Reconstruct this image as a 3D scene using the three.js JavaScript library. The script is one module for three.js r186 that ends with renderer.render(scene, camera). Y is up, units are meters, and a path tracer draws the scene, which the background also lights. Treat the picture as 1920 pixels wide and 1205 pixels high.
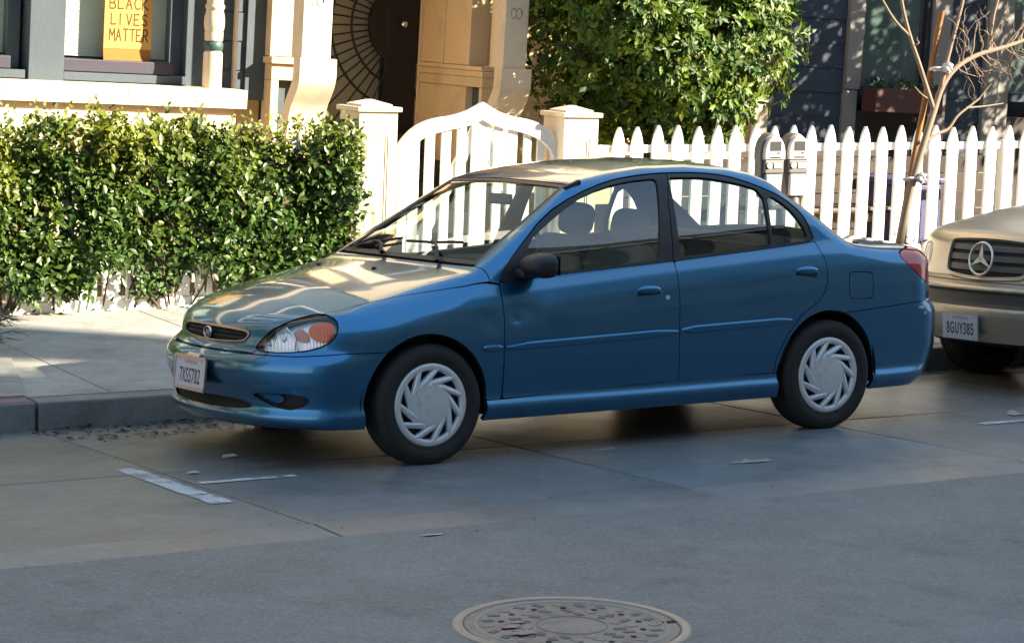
import * as THREE from 'three';
import { RoundedBoxGeometry } from 'three/addons/geometries/RoundedBoxGeometry.js';
import { mergeGeometries, mergeVertices } from 'three/addons/utils/BufferGeometryUtils.js';

// ------------------------------------------------------------------ camera, sky, sun, exposure
const scene = new THREE.Scene();
const V = (x, y, z) => new THREE.Vector3(x, y, z);
const renderer = new THREE.WebGLRenderer({ antialias: true });
renderer.toneMapping = THREE.LinearToneMapping;
renderer.toneMappingExposure = 4.7;
renderer.shadowMap.enabled = true;
renderer.shadowMap.type = THREE.PCFSoftShadowMap;

const camera = new THREE.PerspectiveCamera(14.14, 1024 / 642, 0.1, 400);
camera.position.set(-5.671, 2.275, 11.237);
{ // yaw 30.42 right of the street's normal, 7.45 down, rolled 1.53 degrees
  const yaw = 0.53098, pitch = 0.13006, roll = 0.02675;
  const f = V(Math.sin(yaw) * Math.cos(pitch), -Math.sin(pitch), -Math.cos(yaw) * Math.cos(pitch));
  const r = f.clone().cross(V(0, 1, 0)).normalize(), u = r.clone().cross(f);
  const r2 = r.clone().multiplyScalar(Math.cos(roll)).addScaledVector(u, Math.sin(roll));
  const u2 = u.clone().multiplyScalar(Math.cos(roll)).addScaledVector(r, -Math.sin(roll));
  camera.quaternion.setFromRotationMatrix(new THREE.Matrix4().makeBasis(r2, u2, f.negate()));
}
camera.updateMatrixWorld();

const SUN_AZ = 48 * Math.PI / 180, SUN_EL = 26 * Math.PI / 180;   // azimuth from +z (towards the camera side) to +x
const sunDir = V(Math.sin(SUN_AZ) * Math.cos(SUN_EL), Math.sin(SUN_EL), Math.cos(SUN_AZ) * Math.cos(SUN_EL));
const sun = new THREE.DirectionalLight(new THREE.Color().setRGB(1, 0.87, 0.68), 4.8);
sun.position.copy(sunDir).multiplyScalar(60);
sun.target.position.set(0, 0, 0);
sun.castShadow = true;
Object.assign(sun.shadow.camera, { left: -30, right: 30, top: 30, bottom: -30, near: 1, far: 160 });
sun.shadow.mapSize.set(4096, 4096);
sun.shadow.radius = 1;
scene.add(sun, sun.target);

{ // clear winter sky: deep blue overhead, paler towards the horizon, warm haze round the sun
  const w = 256, h = 128, d = new Float32Array(w * h * 4);
  for (let j = 0; j < h; j++) for (let i = 0; i < w; i++) {
    const el = (0.5 - (j + 0.5) / h) * -Math.PI, az = ((i + 0.5) / w - 0.5) * 2 * Math.PI;
    const dir = [Math.cos(el) * Math.cos(az), Math.sin(el), Math.cos(el) * Math.sin(az)];
    const t = Math.pow(1 - Math.max(0, dir[1]), 2.4);
    const c = Math.max(0, dir[0] * sunDir.x + dir[1] * sunDir.y + dir[2] * sunDir.z), g = 0.14 * Math.pow(c, 30) + 0.02 * c * c;
    const k = (j * w + i) * 4, S = 0.445;
    d[k] = S * (0.20 + 0.56 * t + g * 1.0); d[k + 1] = S * (0.345 + 0.42 * t + g * 0.9); d[k + 2] = S * (0.53 + 0.22 * t + g * 0.75); d[k + 3] = 1;
  }
  const sky = new THREE.DataTexture(d, w, h, THREE.RGBAFormat, THREE.FloatType);
  sky.mapping = THREE.EquirectangularReflectionMapping; sky.magFilter = sky.minFilter = THREE.LinearFilter; sky.wrapS = THREE.RepeatWrapping; sky.needsUpdate = true;
  scene.background = sky; scene.environment = sky;
}

// ------------------------------------------------------------------ helpers
let seed = 20210117;
const rnd = () => { seed |= 0; seed = seed + 0x6D2B79F5 | 0; let t = Math.imul(seed ^ seed >>> 15, 1 | seed); t = t + Math.imul(t ^ t >>> 7, 61 | t) ^ t; return ((t ^ t >>> 14) >>> 0) / 4294967296; };
const rr = (a, b) => a + (b - a) * rnd();
const used = {};
const numbered = n => { const k = used[n] = (used[n] ?? -1) + 1; return k ? `${n}_${String(k).padStart(3, '0')}` : n; };
const shade = o => { o.castShadow = o.receiveShadow = true; return o; };
function mesh(name, geo, mat, parent) { const m = shade(new THREE.Mesh(geo, mat)); m.name = name; if (parent) parent.add(m); return m; }
function tag(o, label, category, group) { o.userData.label = label; o.userData.category = category; if (group) o.userData.group = group; return o; }
function thing(name, label, category, pos = [0, 0, 0], group) { const g = new THREE.Group(); g.name = numbered(name); g.position.set(...pos); scene.add(g); return tag(g, label, category, group); }
function structure(name) { const g = new THREE.Group(); g.name = name; g.userData.kind = 'structure'; scene.add(g); return g; }
const box = (w, h, d, x = 0, y = 0, z = 0) => new THREE.BoxGeometry(w, h, d).translate(x, y, z);
const rbox = (w, h, d, r, x = 0, y = 0, z = 0, s = 2) => new RoundedBoxGeometry(w, h, d, s, r).translate(x, y, z);
// chamfered box between two corners: edges catch light, 44 triangles
function cbox(x0, x1, y0, y1, z0, z1, b = 0.004) { return rbox(x1 - x0, y1 - y0, z1 - z0, Math.min(b, 0.49 * Math.min(x1 - x0, y1 - y0, z1 - z0)), (x0 + x1) / 2, (y0 + y1) / 2, (z0 + z1) / 2, 1); }
const merge = gs => mergeGeometries(gs.map(g => { const o = g.index ? g.toNonIndexed() : g.clone(); for (const k of Object.keys(o.attributes)) if (!['position', 'normal', 'uv'].includes(k)) o.deleteAttribute(k); if (!o.attributes.uv) o.setAttribute('uv', new THREE.BufferAttribute(new Float32Array(o.attributes.position.count * 2), 2)); return o; }));
function metreUV(geo, s = 1, ox = 0, oy = 0) { // box-projected uv in metres
  const g = geo.index ? geo.toNonIndexed() : geo, p = g.attributes.position, n = g.attributes.normal, uv = new Float32Array(p.count * 2);
  for (let i = 0; i < p.count; i++) {
    const ax = Math.abs(n.getX(i)), ay = Math.abs(n.getY(i)), az = Math.abs(n.getZ(i)), x = p.getX(i), y = p.getY(i), z = p.getZ(i);
    const [u, v] = ay >= ax && ay >= az ? [x, -z] : az >= ax ? [x, y] : [z, y];
    uv[2 * i] = u * s + ox; uv[2 * i + 1] = v * s + oy;
  }
  g.setAttribute('uv', new THREE.BufferAttribute(uv, 2)); return g;
}
function extrude(shape, depth, bevel = 0, curveSegments = 12) {
  return new THREE.ExtrudeGeometry(shape, { depth, bevelEnabled: bevel > 0, bevelSize: bevel, bevelThickness: bevel, bevelSegments: 2, curveSegments });
}
const shapeOf = pts => { const s = new THREE.Shape(); pts.forEach(([x, y], i) => i ? s.lineTo(x, y) : s.moveTo(x, y)); s.closePath(); return s; };
function tube(pts, r0, r1 = r0, sides = 6, seg = 0) { // tapered tube through points
  const c = new THREE.CatmullRomCurve3(pts.map(p => Array.isArray(p) ? V(...p) : p)), n = seg || Math.max(2, pts.length * 4);
  const g = new THREE.TubeGeometry(c, n, 1, sides, false), P = g.attributes.position, q = c.getSpacedPoints(n);
  for (let i = 0; i <= n; i++) for (let j = 0; j <= sides; j++) { const k = i * (sides + 1) + j, r = r0 + (r1 - r0) * i / n; P.setXYZ(k, q[i].x + (P.getX(k) - q[i].x) * r, q[i].y + (P.getY(k) - q[i].y) * r, q[i].z + (P.getZ(k) - q[i].z) * r); }
  return g;
}
// ------------------------------------------------------------------ procedural textures
const hash = (x, y, s) => { let h = Math.imul(x, 374761393) + Math.imul(y, 668265263) + Math.imul(s, 2147483647 - 58); h = Math.imul(h ^ h >>> 13, 1274126177); return ((h ^ h >>> 16) >>> 0) / 4294967296; };
function noise(x, y, per, s) { // tileable value noise
  const xi = Math.floor(x), yi = Math.floor(y), fx = x - xi, fy = y - yi, u = fx * fx * (3 - 2 * fx), v = fy * fy * (3 - 2 * fy), m = a => ((a % per) + per) % per;
  const a = hash(m(xi), m(yi), s), b = hash(m(xi + 1), m(yi), s), c = hash(m(xi), m(yi + 1), s), d = hash(m(xi + 1), m(yi + 1), s);
  return a + (b - a) * u + (c - a) * v + (a - b - c + d) * u * v;
}
const fbm = (x, y, per, o, s) => { let t = 0, a = 0.5, n = 0; for (let i = 0; i < o; i++) { t += a * noise(x * per, y * per, per, s + i); n += a; per *= 2; a *= 0.55; } return t / n; };
function tex(size, fn, srgb = true) { // fn(u, v) -> [r, g, b] linear 0..1 (or a grey)
  const d = new Uint8Array(size * size * 4), enc = c => Math.round(255 * Math.min(1, Math.max(0, srgb ? (c <= 0.0031308 ? 12.92 * c : 1.055 * Math.pow(c, 1 / 2.4) - 0.055) : c)));
  for (let j = 0; j < size; j++) for (let i = 0; i < size; i++) { let c = fn((i + 0.5) / size, (j + 0.5) / size); if (typeof c === 'number') c = [c, c, c]; const k = (j * size + i) * 4; d[k] = enc(c[0]); d[k + 1] = enc(c[1]); d[k + 2] = enc(c[2]); d[k + 3] = 255; }
  const t = new THREE.DataTexture(d, size, size); t.wrapS = t.wrapT = THREE.RepeatWrapping; t.magFilter = THREE.LinearFilter; t.minFilter = THREE.LinearMipmapLinearFilter; t.generateMipmaps = true; t.anisotropy = 8;
  if (srgb) t.colorSpace = THREE.SRGBColorSpace; t.needsUpdate = true; return t;
}
const rep = (t, s) => { const c = t.clone(); c.repeat.set(s, s); c.needsUpdate = true; return c; };
const lin = (r, g, b) => new THREE.Color().setRGB(r, g, b);
const std = (c, rough = 0.6, extra = {}) => new THREE.MeshStandardMaterial({ color: Array.isArray(c) ? lin(...c) : c, roughness: rough, ...extra });
const mix = (a, b, t) => a.map((v, i) => v + (b[i] - v) * t);
const clamp01 = t => Math.min(1, Math.max(0, t));
// ---- smooth sampled curve: polyline blurred by a gaussian
function curve(pts, sig, clampEnds = true) {
  const x0 = pts[0][0] - 0.3, x1 = pts[pts.length - 1][0] + 0.3, h = 0.004, n = Math.ceil((x1 - x0) / h) + 1;
  const raw = new Float64Array(n);
  for (let i = 0, k = 0; i < n; i++) {
    const x = x0 + i * h;
    while (k < pts.length - 2 && x > pts[k + 1][0]) k++;
    const [xa, ya] = pts[k], [xb, yb] = pts[k + 1];
    raw[i] = ya + (yb - ya) * (x - xa) / (xb - xa);
  }
  const v = new Float64Array(n), m = Math.ceil(sig * 3 / h);
  for (let i = 0; i < n; i++) {
    let s = 0, w = 0;
    for (let j = -m; j <= m; j++) { const k = Math.min(n - 1, Math.max(0, i + j)), g = Math.exp(-0.5 * (j * h / sig) ** 2); s += raw[k] * g; w += g; }
    v[i] = s / w;
  }
  const f = x => { let t = (x - x0) / h; if (t < 0) t = 0; if (t > n - 2) t = n - 2; const i = Math.floor(t); t -= i; return v[i] * (1 - t) + v[i + 1] * t; };
  f.d = x => (f(x + h) - f(x - h)) / (2 * h);
  return f;
}
const smax = (a, b, k) => { const h = Math.max(k - Math.abs(a - b), 0) / k; return Math.max(a, b) + h * h * k * 0.25; };
const topC = curve([[-1.0, 0.42], [-0.80, 0.575], [-0.74, 0.637], [-0.66, 0.69], [-0.5, 0.752], [-0.3, 0.808], [0, 0.862], [0.15, 0.884], [0.25, 0.899], [0.92, 1.296], [1.05, 1.332], [1.2, 1.358], [1.45, 1.384], [1.7, 1.39], [1.95, 1.376], [2.1, 1.35], [2.23, 1.305], [2.72, 0.985], [2.85, 0.972], [3.1, 0.952], [3.27, 0.925], [3.45, 0.85]], 0.028);
const shiftC = curve([[-0.8, 0.12], [-0.4, 0.1], [0.1, 0.12], [0.3, 0.12], [0.9, 0.11], [1.2, 0], [2.0, 0], [2.25, -0.22], [2.8, -0.22], [3.0, 0], [3.3, 0]], 0.05);
const crownC = curve([[-0.8, 0.10], [-0.3, 0.12], [0.05, 0.08], [0.3, 0.03], [0.9, 0.05], [1.2, 0.10], [2.0, 0.11], [2.4, 0.05], [2.8, 0.08], [3.3, 0.10]], 0.06);
const planC = curve([[-1.0, 0.74], [-0.8, 0.765], [-0.5, 0.79], [-0.2, 0.806], [0.2, 0.815], [0.8, 0.824], [1.6, 0.824], [2.3, 0.814], [2.8, 0.788], [3.2, 0.75], [3.5, 0.70]], 0.12);
const secC = curve([[0.10, -0.075], [0.17, -0.045], [0.205, -0.022], [0.235, -0.003], [0.252, 0.0], [0.290, -0.026], [0.315, -0.022], [0.45, -0.004], [0.58, 0], [0.68, -0.004], [0.77, -0.016], [0.84, -0.036], [0.90, -0.062], [1.0, -0.093], [1.1, -0.132], [1.2, -0.180], [1.3, -0.236], [1.4, -0.299], [1.5, -0.375]], 0.014);
const frontC = curve([[0.05, -0.64], [0.17, -0.735], [0.205, -0.80], [0.245, -0.805], [0.275, -0.785], [0.33, -0.80], [0.40, -0.826], [0.455, -0.832], [0.495, -0.822], [0.525, -0.785], [0.545, -0.757], [0.60, -0.746], [0.65, -0.730], [0.72, -0.68], [0.85, -0.5]], 0.012);
const rearC = curve([[0.05, 3.05], [0.2, 3.26], [0.27, 3.345], [0.38, 3.395], [0.55, 3.405], [0.60, 3.39], [0.63, 3.35], [0.68, 3.352], [0.86, 3.345], [0.93, 3.30], [1.1, 3.1]], 0.012);
const kTop = curve([[-0.8, 0.10], [-0.3, 0.15], [0.1, 0.13], [0.36, 0.05], [0.9, 0.05], [1.2, 0.085], [2.0, 0.085], [2.3, 0.06], [2.7, 0.06], [2.95, 0.10], [3.3, 0.10]], 0.06);
const ramp = (a, b, t) => { t = Math.min(1, Math.max(0, (t - a) / (b - a))); return t * t * (3 - 2 * t); };
function bodyF(x, y, z) {
  z = Math.abs(z);
  const xs = x - shiftC(x) * z * z, sl = topC.d(xs), ft = (y - topC(xs) + crownC(x) * z * z) / Math.sqrt(1 + sl * sl);
  const yy = y - 0.066 * (Math.min(2.4, Math.max(0.2, x)) - 1.4) * ramp(0.5, 0.85, y), ss = secC.d(yy);
  const fs = (z - planC(x) - secC(yy)) / Math.sqrt(1 + ss * ss + planC.d(x) ** 2);
  let f = smax(ft, fs, kTop(x));
  if (x < 0.1) {
    const q = z / 0.8, ff = frontC(y) + 0.23 * q * q + 0.17 * q ** 6 - x, dz = 0.46 / 0.8 * q + 1.02 / 0.8 * q ** 5, dy = frontC.d(y);
    f = smax(f, ff / Math.sqrt(1 + dz * dz + dy * dy), 0.05);
  } else if (x > 2.6) {
    const q = z / 0.8, fr = x - rearC(y) + 0.12 * q * q + 0.17 * q ** 6, dz = 0.24 / 0.8 * q + 1.02 / 0.8 * q ** 5, dy = rearC.d(y);
    f = smax(f, fr / Math.sqrt(1 + dz * dz + dy * dy), 0.05);
  }
  return f;
}
// ------------------------------------------------------------------ surface tools: mesh an implicit body, cut panels out of it
function net(F, [x0, x1, y0, y1, z0, z1], h) { // naive surface nets, vertices pulled onto F = 0, normals from the gradient
  const nx = Math.ceil((x1 - x0) / h), ny = Math.ceil((y1 - y0) / h), nz = Math.ceil((z1 - z0) / h), sx = 1, sy = nx + 1, sz = (nx + 1) * (ny + 1);
  const val = new Float32Array((nx + 1) * (ny + 1) * (nz + 1)).fill(9), B = 6;
  for (let bz = 0; bz <= nz; bz += B) for (let by = 0; by <= ny; by += B) for (let bx = 0; bx <= nx; bx += B) {
    const c = F(x0 + (bx + B / 2) * h, y0 + (by + B / 2) * h, z0 + (bz + B / 2) * h);
    const far = Math.abs(c) > B * h * 1.7;
    for (let k = bz; k <= Math.min(nz, bz + B - 1); k++) for (let j = by; j <= Math.min(ny, by + B - 1); j++) for (let i = bx; i <= Math.min(nx, bx + B - 1); i++)
      val[i + j * sy + k * sz] = far ? c : F(x0 + i * h, y0 + j * h, z0 + k * h);
  }
  const id = new Int32Array(val.length).fill(-1), P = [], N = [], I = [], off = [0, sx, sy, sx + sy, sz, sz + sx, sz + sy, sz + sx + sy];
  const E = [[0, 1], [2, 3], [4, 5], [6, 7], [0, 2], [1, 3], [4, 6], [5, 7], [0, 4], [1, 5], [2, 6], [3, 7]];
  const G = (x, y, z) => { const e = 0.002; const a = F(x + e, y, z) - F(x - e, y, z), b = F(x, y + e, z) - F(x, y - e, z), c = F(x, y, z + e) - F(x, y, z - e), l = Math.hypot(a, b, c) || 1; return [a / l, b / l, c / l, l / (2 * e)]; };
  for (let k = 0; k < nz; k++) for (let j = 0; j < ny; j++) for (let i = 0; i < nx; i++) {
    const o = i + j * sy + k * sz; let m = 0; for (let q = 0; q < 8; q++) if (val[o + off[q]] < 0) m++;
    if (m === 0 || m === 8) continue;
    let px = 0, py = 0, pz = 0, c = 0;
    for (const [a, b] of E) { const va = val[o + off[a]], vb = val[o + off[b]]; if ((va < 0) === (vb < 0)) continue; const t = va / (va - vb); px += (a & 1) + t * ((b & 1) - (a & 1)); py += (a >> 1 & 1) + t * ((b >> 1 & 1) - (a >> 1 & 1)); pz += (a >> 2) + t * ((b >> 2) - (a >> 2)); c++; }
    let x = x0 + (i + px / c) * h, y = y0 + (j + py / c) * h, z = z0 + (k + pz / c) * h, g;
    for (let it = 0; it < 4; it++) { g = G(x, y, z); const f = F(x, y, z) / Math.max(0.3, g[3]); x -= g[0] * f; y -= g[1] * f; z -= g[2] * f; }
    g = G(x, y, z); id[o] = P.length / 3; P.push(x, y, z); N.push(g[0], g[1], g[2]);
  }
  const quad = (a, b, c, d, flip) => { if (a < 0 || b < 0 || c < 0 || d < 0) return; flip ? I.push(a, c, b, a, d, c) : I.push(a, b, c, a, c, d); };
  for (let k = 1; k < nz; k++) for (let j = 1; j < ny; j++) for (let i = 1; i < nx; i++) {
    const o = i + j * sy + k * sz, v = val[o] < 0;
    if (v !== val[o + sx] < 0) quad(id[o - sy - sz], id[o - sz], id[o], id[o - sy], !v);
    if (v !== val[o + sy] < 0) quad(id[o - sx - sz], id[o - sx], id[o], id[o - sz], !v);
    if (v !== val[o + sz] < 0) quad(id[o - sx - sy], id[o - sy], id[o], id[o - sx], !v);
  }
  return { P, N, I };
}
function cut(m, f, eps = 0) { // keep f > eps
  const n = m.P.length / 3, val = new Float64Array(n), P = [], N = [], I = [], map = new Int32Array(n).fill(-1), edge = new Map();
  for (let i = 0; i < n; i++) val[i] = f(m.P[3 * i], m.P[3 * i + 1], m.P[3 * i + 2], m.N[3 * i], m.N[3 * i + 1], m.N[3 * i + 2]) - eps;
  const keep = i => { if (map[i] < 0) { map[i] = P.length / 3; for (let c = 0; c < 3; c++) { P.push(m.P[3 * i + c]); N.push(m.N[3 * i + c]); } } return map[i]; };
  const mid = (a, b) => {
    const key = a < b ? a * n + b : b * n + a; let r = edge.get(key);
    if (r === undefined) { const t = val[a] / (val[a] - val[b]); r = P.length / 3; edge.set(key, r); let q = [0, 1, 2].map(c => m.N[3 * a + c] + t * (m.N[3 * b + c] - m.N[3 * a + c])); const l = Math.hypot(...q) || 1; for (let c = 0; c < 3; c++) { P.push(m.P[3 * a + c] + t * (m.P[3 * b + c] - m.P[3 * a + c])); N.push(q[c] / l); } }
    return r;
  };
  for (let t = 0; t < m.I.length; t += 3) {
    const v = [m.I[t], m.I[t + 1], m.I[t + 2]], s = v.map(i => val[i] > 0), c = s[0] + s[1] + s[2];
    if (c === 3) I.push(keep(v[0]), keep(v[1]), keep(v[2]));
    else if (c === 1) { const k = s.indexOf(true), a = v[k], b = v[(k + 1) % 3], d = v[(k + 2) % 3]; I.push(keep(a), mid(a, b), mid(a, d)); }
    else if (c === 2) { const k = s.indexOf(false), a = v[k], b = v[(k + 1) % 3], d = v[(k + 2) % 3], e = mid(a, b), g = mid(a, d); I.push(e, keep(b), keep(d), e, keep(d), g); }
  }
  return { P, N, I };
}
const cuts = (m, ...fs) => fs.reduce((a, f) => Array.isArray(f) ? cut(a, f[0], f[1]) : cut(a, f), m);
const offset = (m, d) => ({ P: m.P.map((v, i) => v + m.N[i] * d), N: m.N, I: m.I });
const mirror = m => { const I = []; for (let t = 0; t < m.I.length; t += 3) I.push(m.I[t], m.I[t + 2], m.I[t + 1]); return { P: m.P.map((v, i) => i % 3 === 2 ? -v : v), N: m.N.map((v, i) => i % 3 === 2 ? -v : v), I }; };
const join = (...ms) => { const P = [], N = [], I = []; for (const m of ms) { const o = P.length / 3; for (const v of m.P) P.push(v); for (const v of m.N) N.push(v); for (const i of m.I) I.push(i + o); } return { P, N, I }; };
function rim(m, depth) { // turn the free edges of a panel inwards so that it has a thickness
  const cnt = new Map(), n = m.P.length / 3, P = [...m.P], N = [...m.N], I = [...m.I];
  for (let t = 0; t < m.I.length; t += 3) for (let e = 0; e < 3; e++) { const a = m.I[t + e], b = m.I[t + (e + 1) % 3]; const r = b * n + a; if (cnt.has(r)) cnt.delete(r); else cnt.set(a * n + b, [a, b]); }
  for (const [a, b] of cnt.values()) {
    if (Math.abs(m.P[3 * a + 2]) < 1e-3 && Math.abs(m.P[3 * b + 2]) < 1e-3) continue;
    const pa = [0, 1, 2].map(c => m.P[3 * a + c]), pb = [0, 1, 2].map(c => m.P[3 * b + c]), na = [0, 1, 2].map(c => m.N[3 * a + c]), nb = [0, 1, 2].map(c => m.N[3 * b + c]);
    const e = V(pb[0] - pa[0], pb[1] - pa[1], pb[2] - pa[2]); if (e.length() < 1e-7) continue;
    const s = e.normalize().cross(V(...na)).normalize(), o = P.length / 3;
    for (const [p, q] of [[pa, 0], [pb, 0], [pb, nb], [pa, na]]) { P.push(...(q ? p.map((v, c) => v - q[c] * depth) : p)); N.push(s.x, s.y, s.z); }
    I.push(o, o + 2, o + 1, o, o + 3, o + 2);
  }
  return { P, N, I };
}
function geoOf(m) { const g = new THREE.BufferGeometry(); g.setAttribute('position', new THREE.Float32BufferAttribute(m.P, 3)); g.setAttribute('normal', new THREE.Float32BufferAttribute(m.N, 3)); const uv = new Float32Array(m.P.length / 3 * 2); for (let i = 0; i < uv.length / 2; i++) { uv[2 * i] = m.P[3 * i] + 0.3 * m.P[3 * i + 2]; uv[2 * i + 1] = m.P[3 * i + 1] + 0.7 * m.P[3 * i + 2]; } g.setAttribute('uv', new THREE.BufferAttribute(uv, 2)); g.setIndex(m.I); return g; }
function chaikin(p, n = 2) { for (let k = 0; k < n; k++) { const q = []; p.forEach((a, i) => { const b = p[(i + 1) % p.length]; q.push([a[0] * 0.75 + b[0] * 0.25, a[1] * 0.75 + b[1] * 0.25], [a[0] * 0.25 + b[0] * 0.75, a[1] * 0.25 + b[1] * 0.75]); }); p = q; } return p; }
function poly(pts, n = 2) { // signed distance, positive inside
  const p = n ? chaikin(pts, n) : pts;
  return (x, y) => {
    let d = 1e9, ins = false;
    for (let i = 0, j = p.length - 1; i < p.length; j = i++) {
      const ax = p[j][0], ay = p[j][1], bx = p[i][0], by = p[i][1], ex = bx - ax, ey = by - ay, wx = x - ax, wy = y - ay, t = Math.min(1, Math.max(0, (wx * ex + wy * ey) / (ex * ex + ey * ey || 1)));
      d = Math.min(d, (wx - ex * t) ** 2 + (wy - ey * t) ** 2);
      if ((by > y) !== (ay > y) && x < (ax - bx) * (y - by) / (ay - by) + bx) ins = !ins;
    }
    return (ins ? 1 : -1) * Math.sqrt(d);
  };
}
const pl = pts => x => { let k = 0; while (k < pts.length - 2 && x > pts[k + 1][0]) k++; const [xa, ya] = pts[k], [xb, yb] = pts[k + 1]; return ya + (yb - ya) * (x - xa) / (xb - xa); };
// ------------------------------------------------------------------ the blue sedan
const M = {};
M.paint = new THREE.MeshPhysicalMaterial({ color: lin(0.030, 0.165, 0.325), metalness: 0.97, roughness: 0.30, clearcoat: 1, clearcoatRoughness: 0.06 });
M.blackTrim = std([0.012, 0.012, 0.013], 0.42);
M.plastic = std([0.014, 0.014, 0.016], 0.55);
M.rubber = std([0.017, 0.0165, 0.016], 0.8);
M.seal = std([0.006, 0.006, 0.006], 0.8);
M.glass = new THREE.MeshPhysicalMaterial({ color: lin(0.70, 0.80, 0.76), roughness: 0.012, transmission: 1, thickness: 0, ior: 2.0, side: THREE.DoubleSide });
M.chrome = std([0.60, 0.60, 0.61], 0.22, { metalness: 1 });
M.chromeDull = std([0.42, 0.41, 0.40], 0.3, { metalness: 1 });
M.silver = std([0.66, 0.69, 0.72], 0.36, { metalness: 0.35 });
M.darkSteel = std([0.02, 0.021, 0.022], 0.6, { metalness: 0.3 });
M.lamp = new THREE.MeshPhysicalMaterial({ color: lin(1, 1, 1), roughness: 0.03, transmission: 1, thickness: 0, ior: 1.49, side: THREE.DoubleSide });
M.amber = new THREE.MeshPhysicalMaterial({ color: lin(0.70, 0.11, 0.005), roughness: 0.4 });
const flute = tex(64, (u, v) => 0.5 + 0.5 * Math.cos(u * 2 * Math.PI), false); flute.repeat.set(70, 1);
M.amberPale = std([0.55, 0.20, 0.13], 0.35, { bumpMap: flute, bumpScale: 0.0016 });
M.amber.bumpMap = flute; M.amber.bumpScale = 0.0016;
M.redLamp = new THREE.MeshPhysicalMaterial({ color: lin(0.50, 0.010, 0.014), roughness: 0.18, clearcoat: 1, clearcoatRoughness: 0.04 });
M.bucket = std([0.78, 0.80, 0.83], 0.3, { metalness: 0.45, bumpMap: flute, bumpScale: 0.0012 });
M.interior = std([0.035, 0.034, 0.032], 0.9);
M.cloth = std([0.12, 0.115, 0.105], 0.95);
M.dash = std([0.03, 0.03, 0.03], 0.8);

const HW = net(bodyF, [-0.9, 3.48, 0.14, 1.45, -0.05, 0.9], 0.0155);
let halfBody = cut(HW, (x, y, z) => z, 0.0); halfBody = cut(halfBody, (x, y) => y - 0.185);
const GAP = 0.0022;
// outlines in the side view (x, y)
const beltPts = [[0.403, 0.834], [0.596, 0.848], [0.808, 0.863], [1.094, 0.881], [1.418, 0.900], [1.686, 0.919], [1.892, 0.933], [2.138, 0.952], [2.344, 0.969]];
const openTop = [[0.409, 0.847], [0.435, 0.889], [0.526, 0.977], [0.743, 1.141], [0.942, 1.235], [1.156, 1.294], [1.325, 1.317], [1.461, 1.327], [1.531, 1.329], [1.720, 1.329], [1.891, 1.312], [2.046, 1.265], [2.207, 1.196], [2.302, 1.115], [2.336, 1.025], [2.346, 0.972]];
const pDLO = poly([...openTop, ...beltPts.slice(0, -1).reverse()], 1);
const gapX = pl([[0.25, 1.440], [0.304, 1.437], [0.45, 1.430], [0.583, 1.424], [0.70, 1.430], [0.792, 1.432], [0.901, 1.431], [1.183, 1.475], [1.33, 1.532]]);
const pDoorF = poly([[0.403, 0.834], [0.397, 0.761], [0.398, 0.674], [0.394, 0.552], [0.397, 0.288], [0.40, 0.285], [1.0, 0.296], [1.60, 0.304], [1.60, 0.91], [1.431, 0.901], ...beltPts.slice(1, 5).reverse()], 0);
const pDoorR = poly([[1.3, 0.892], [1.3, 0.301], [2.0, 0.312], [2.048, 0.312], [2.06, 0.404], [2.117, 0.498], [2.164, 0.549], [2.209, 0.60], [2.28, 0.638], [2.338, 0.672], [2.372, 0.71], [2.390, 0.755], [2.397, 0.80], [2.394, 0.853], [2.384, 0.89], [2.369, 0.921], [2.346, 0.970], [2.138, 0.952], [1.892, 0.933], [1.686, 0.919], [1.418, 0.900]], 0);
const pGlassF = poly([[0.560, 0.882], [0.602, 1.014], [0.736, 1.103], [0.928, 1.207], [1.114, 1.267], [1.292, 1.296], [1.41, 1.304], [1.452, 1.306], [1.442, 1.26], [1.40, 1.10], [1.355, 0.95], [1.347, 0.912], [1.30, 0.908], [1.098, 0.894], [0.811, 0.874]], 1);
const pGlassR = poly([[1.526, 1.308], [1.57, 1.309], [1.65, 1.309], [1.759, 1.305], [1.942, 1.275], [2.084, 1.232], [2.066, 1.08], [2.063, 0.99], [2.060, 0.955], [2.02, 0.953], [1.75, 0.940], [1.52, 0.924], [1.480, 0.921], [1.484, 0.97], [1.497, 1.1], [1.521, 1.27]], 1);
const pQuarter = poly([[2.104, 1.222], [2.216, 1.152], [2.288, 1.061], [2.314, 0.976], [2.2, 0.966], [2.074, 0.957], [2.085, 1.08]], 1);
const pFuel = poly([[2.570, 0.806], [2.690, 0.802], [2.714, 0.796], [2.717, 0.775], [2.714, 0.69], [2.710, 0.668], [2.69, 0.664], [2.57, 0.669], [2.549, 0.674], [2.545, 0.695], [2.546, 0.78], [2.550, 0.802]], 1);
const arch = (x, y) => Math.min(Math.hypot(x + 0.022, y - 0.285) - 0.330, Math.hypot(x - 2.398, y - 0.285) - 0.332);
// outlines in the plan view
const hoodEdge = pl([[-0.9, 0.40], [-0.715, 0.40], [-0.682, 0.418], [-0.627, 0.472], [-0.533, 0.538], [-0.461, 0.595], [-0.40, 0.620], [-0.227, 0.654], [-0.075, 0.680], [0.086, 0.713], [0.223, 0.741], [0.396, 0.760], [0.6, 0.79]]);
const hoodRear = z => 0.262 + 0.16 * z * z;
const wsLow = z => 0.285 + 0.15 * z * z, wsTop = z => 0.925 + 0.10 * z * z, wsSide = pl([[0.2, 0.655], [0.36, 0.628], [0.60, 0.588], [0.77, 0.556], [0.95, 0.520], [1.1, 0.49]]);
const rwTop = z => 2.235 - 0.16 * z * z, rwLow = z => 2.70 - 0.18 * z * z, rwSide = pl([[2.1, 0.50], [2.3, 0.535], [2.66, 0.60], [2.9, 0.62]]);
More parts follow.
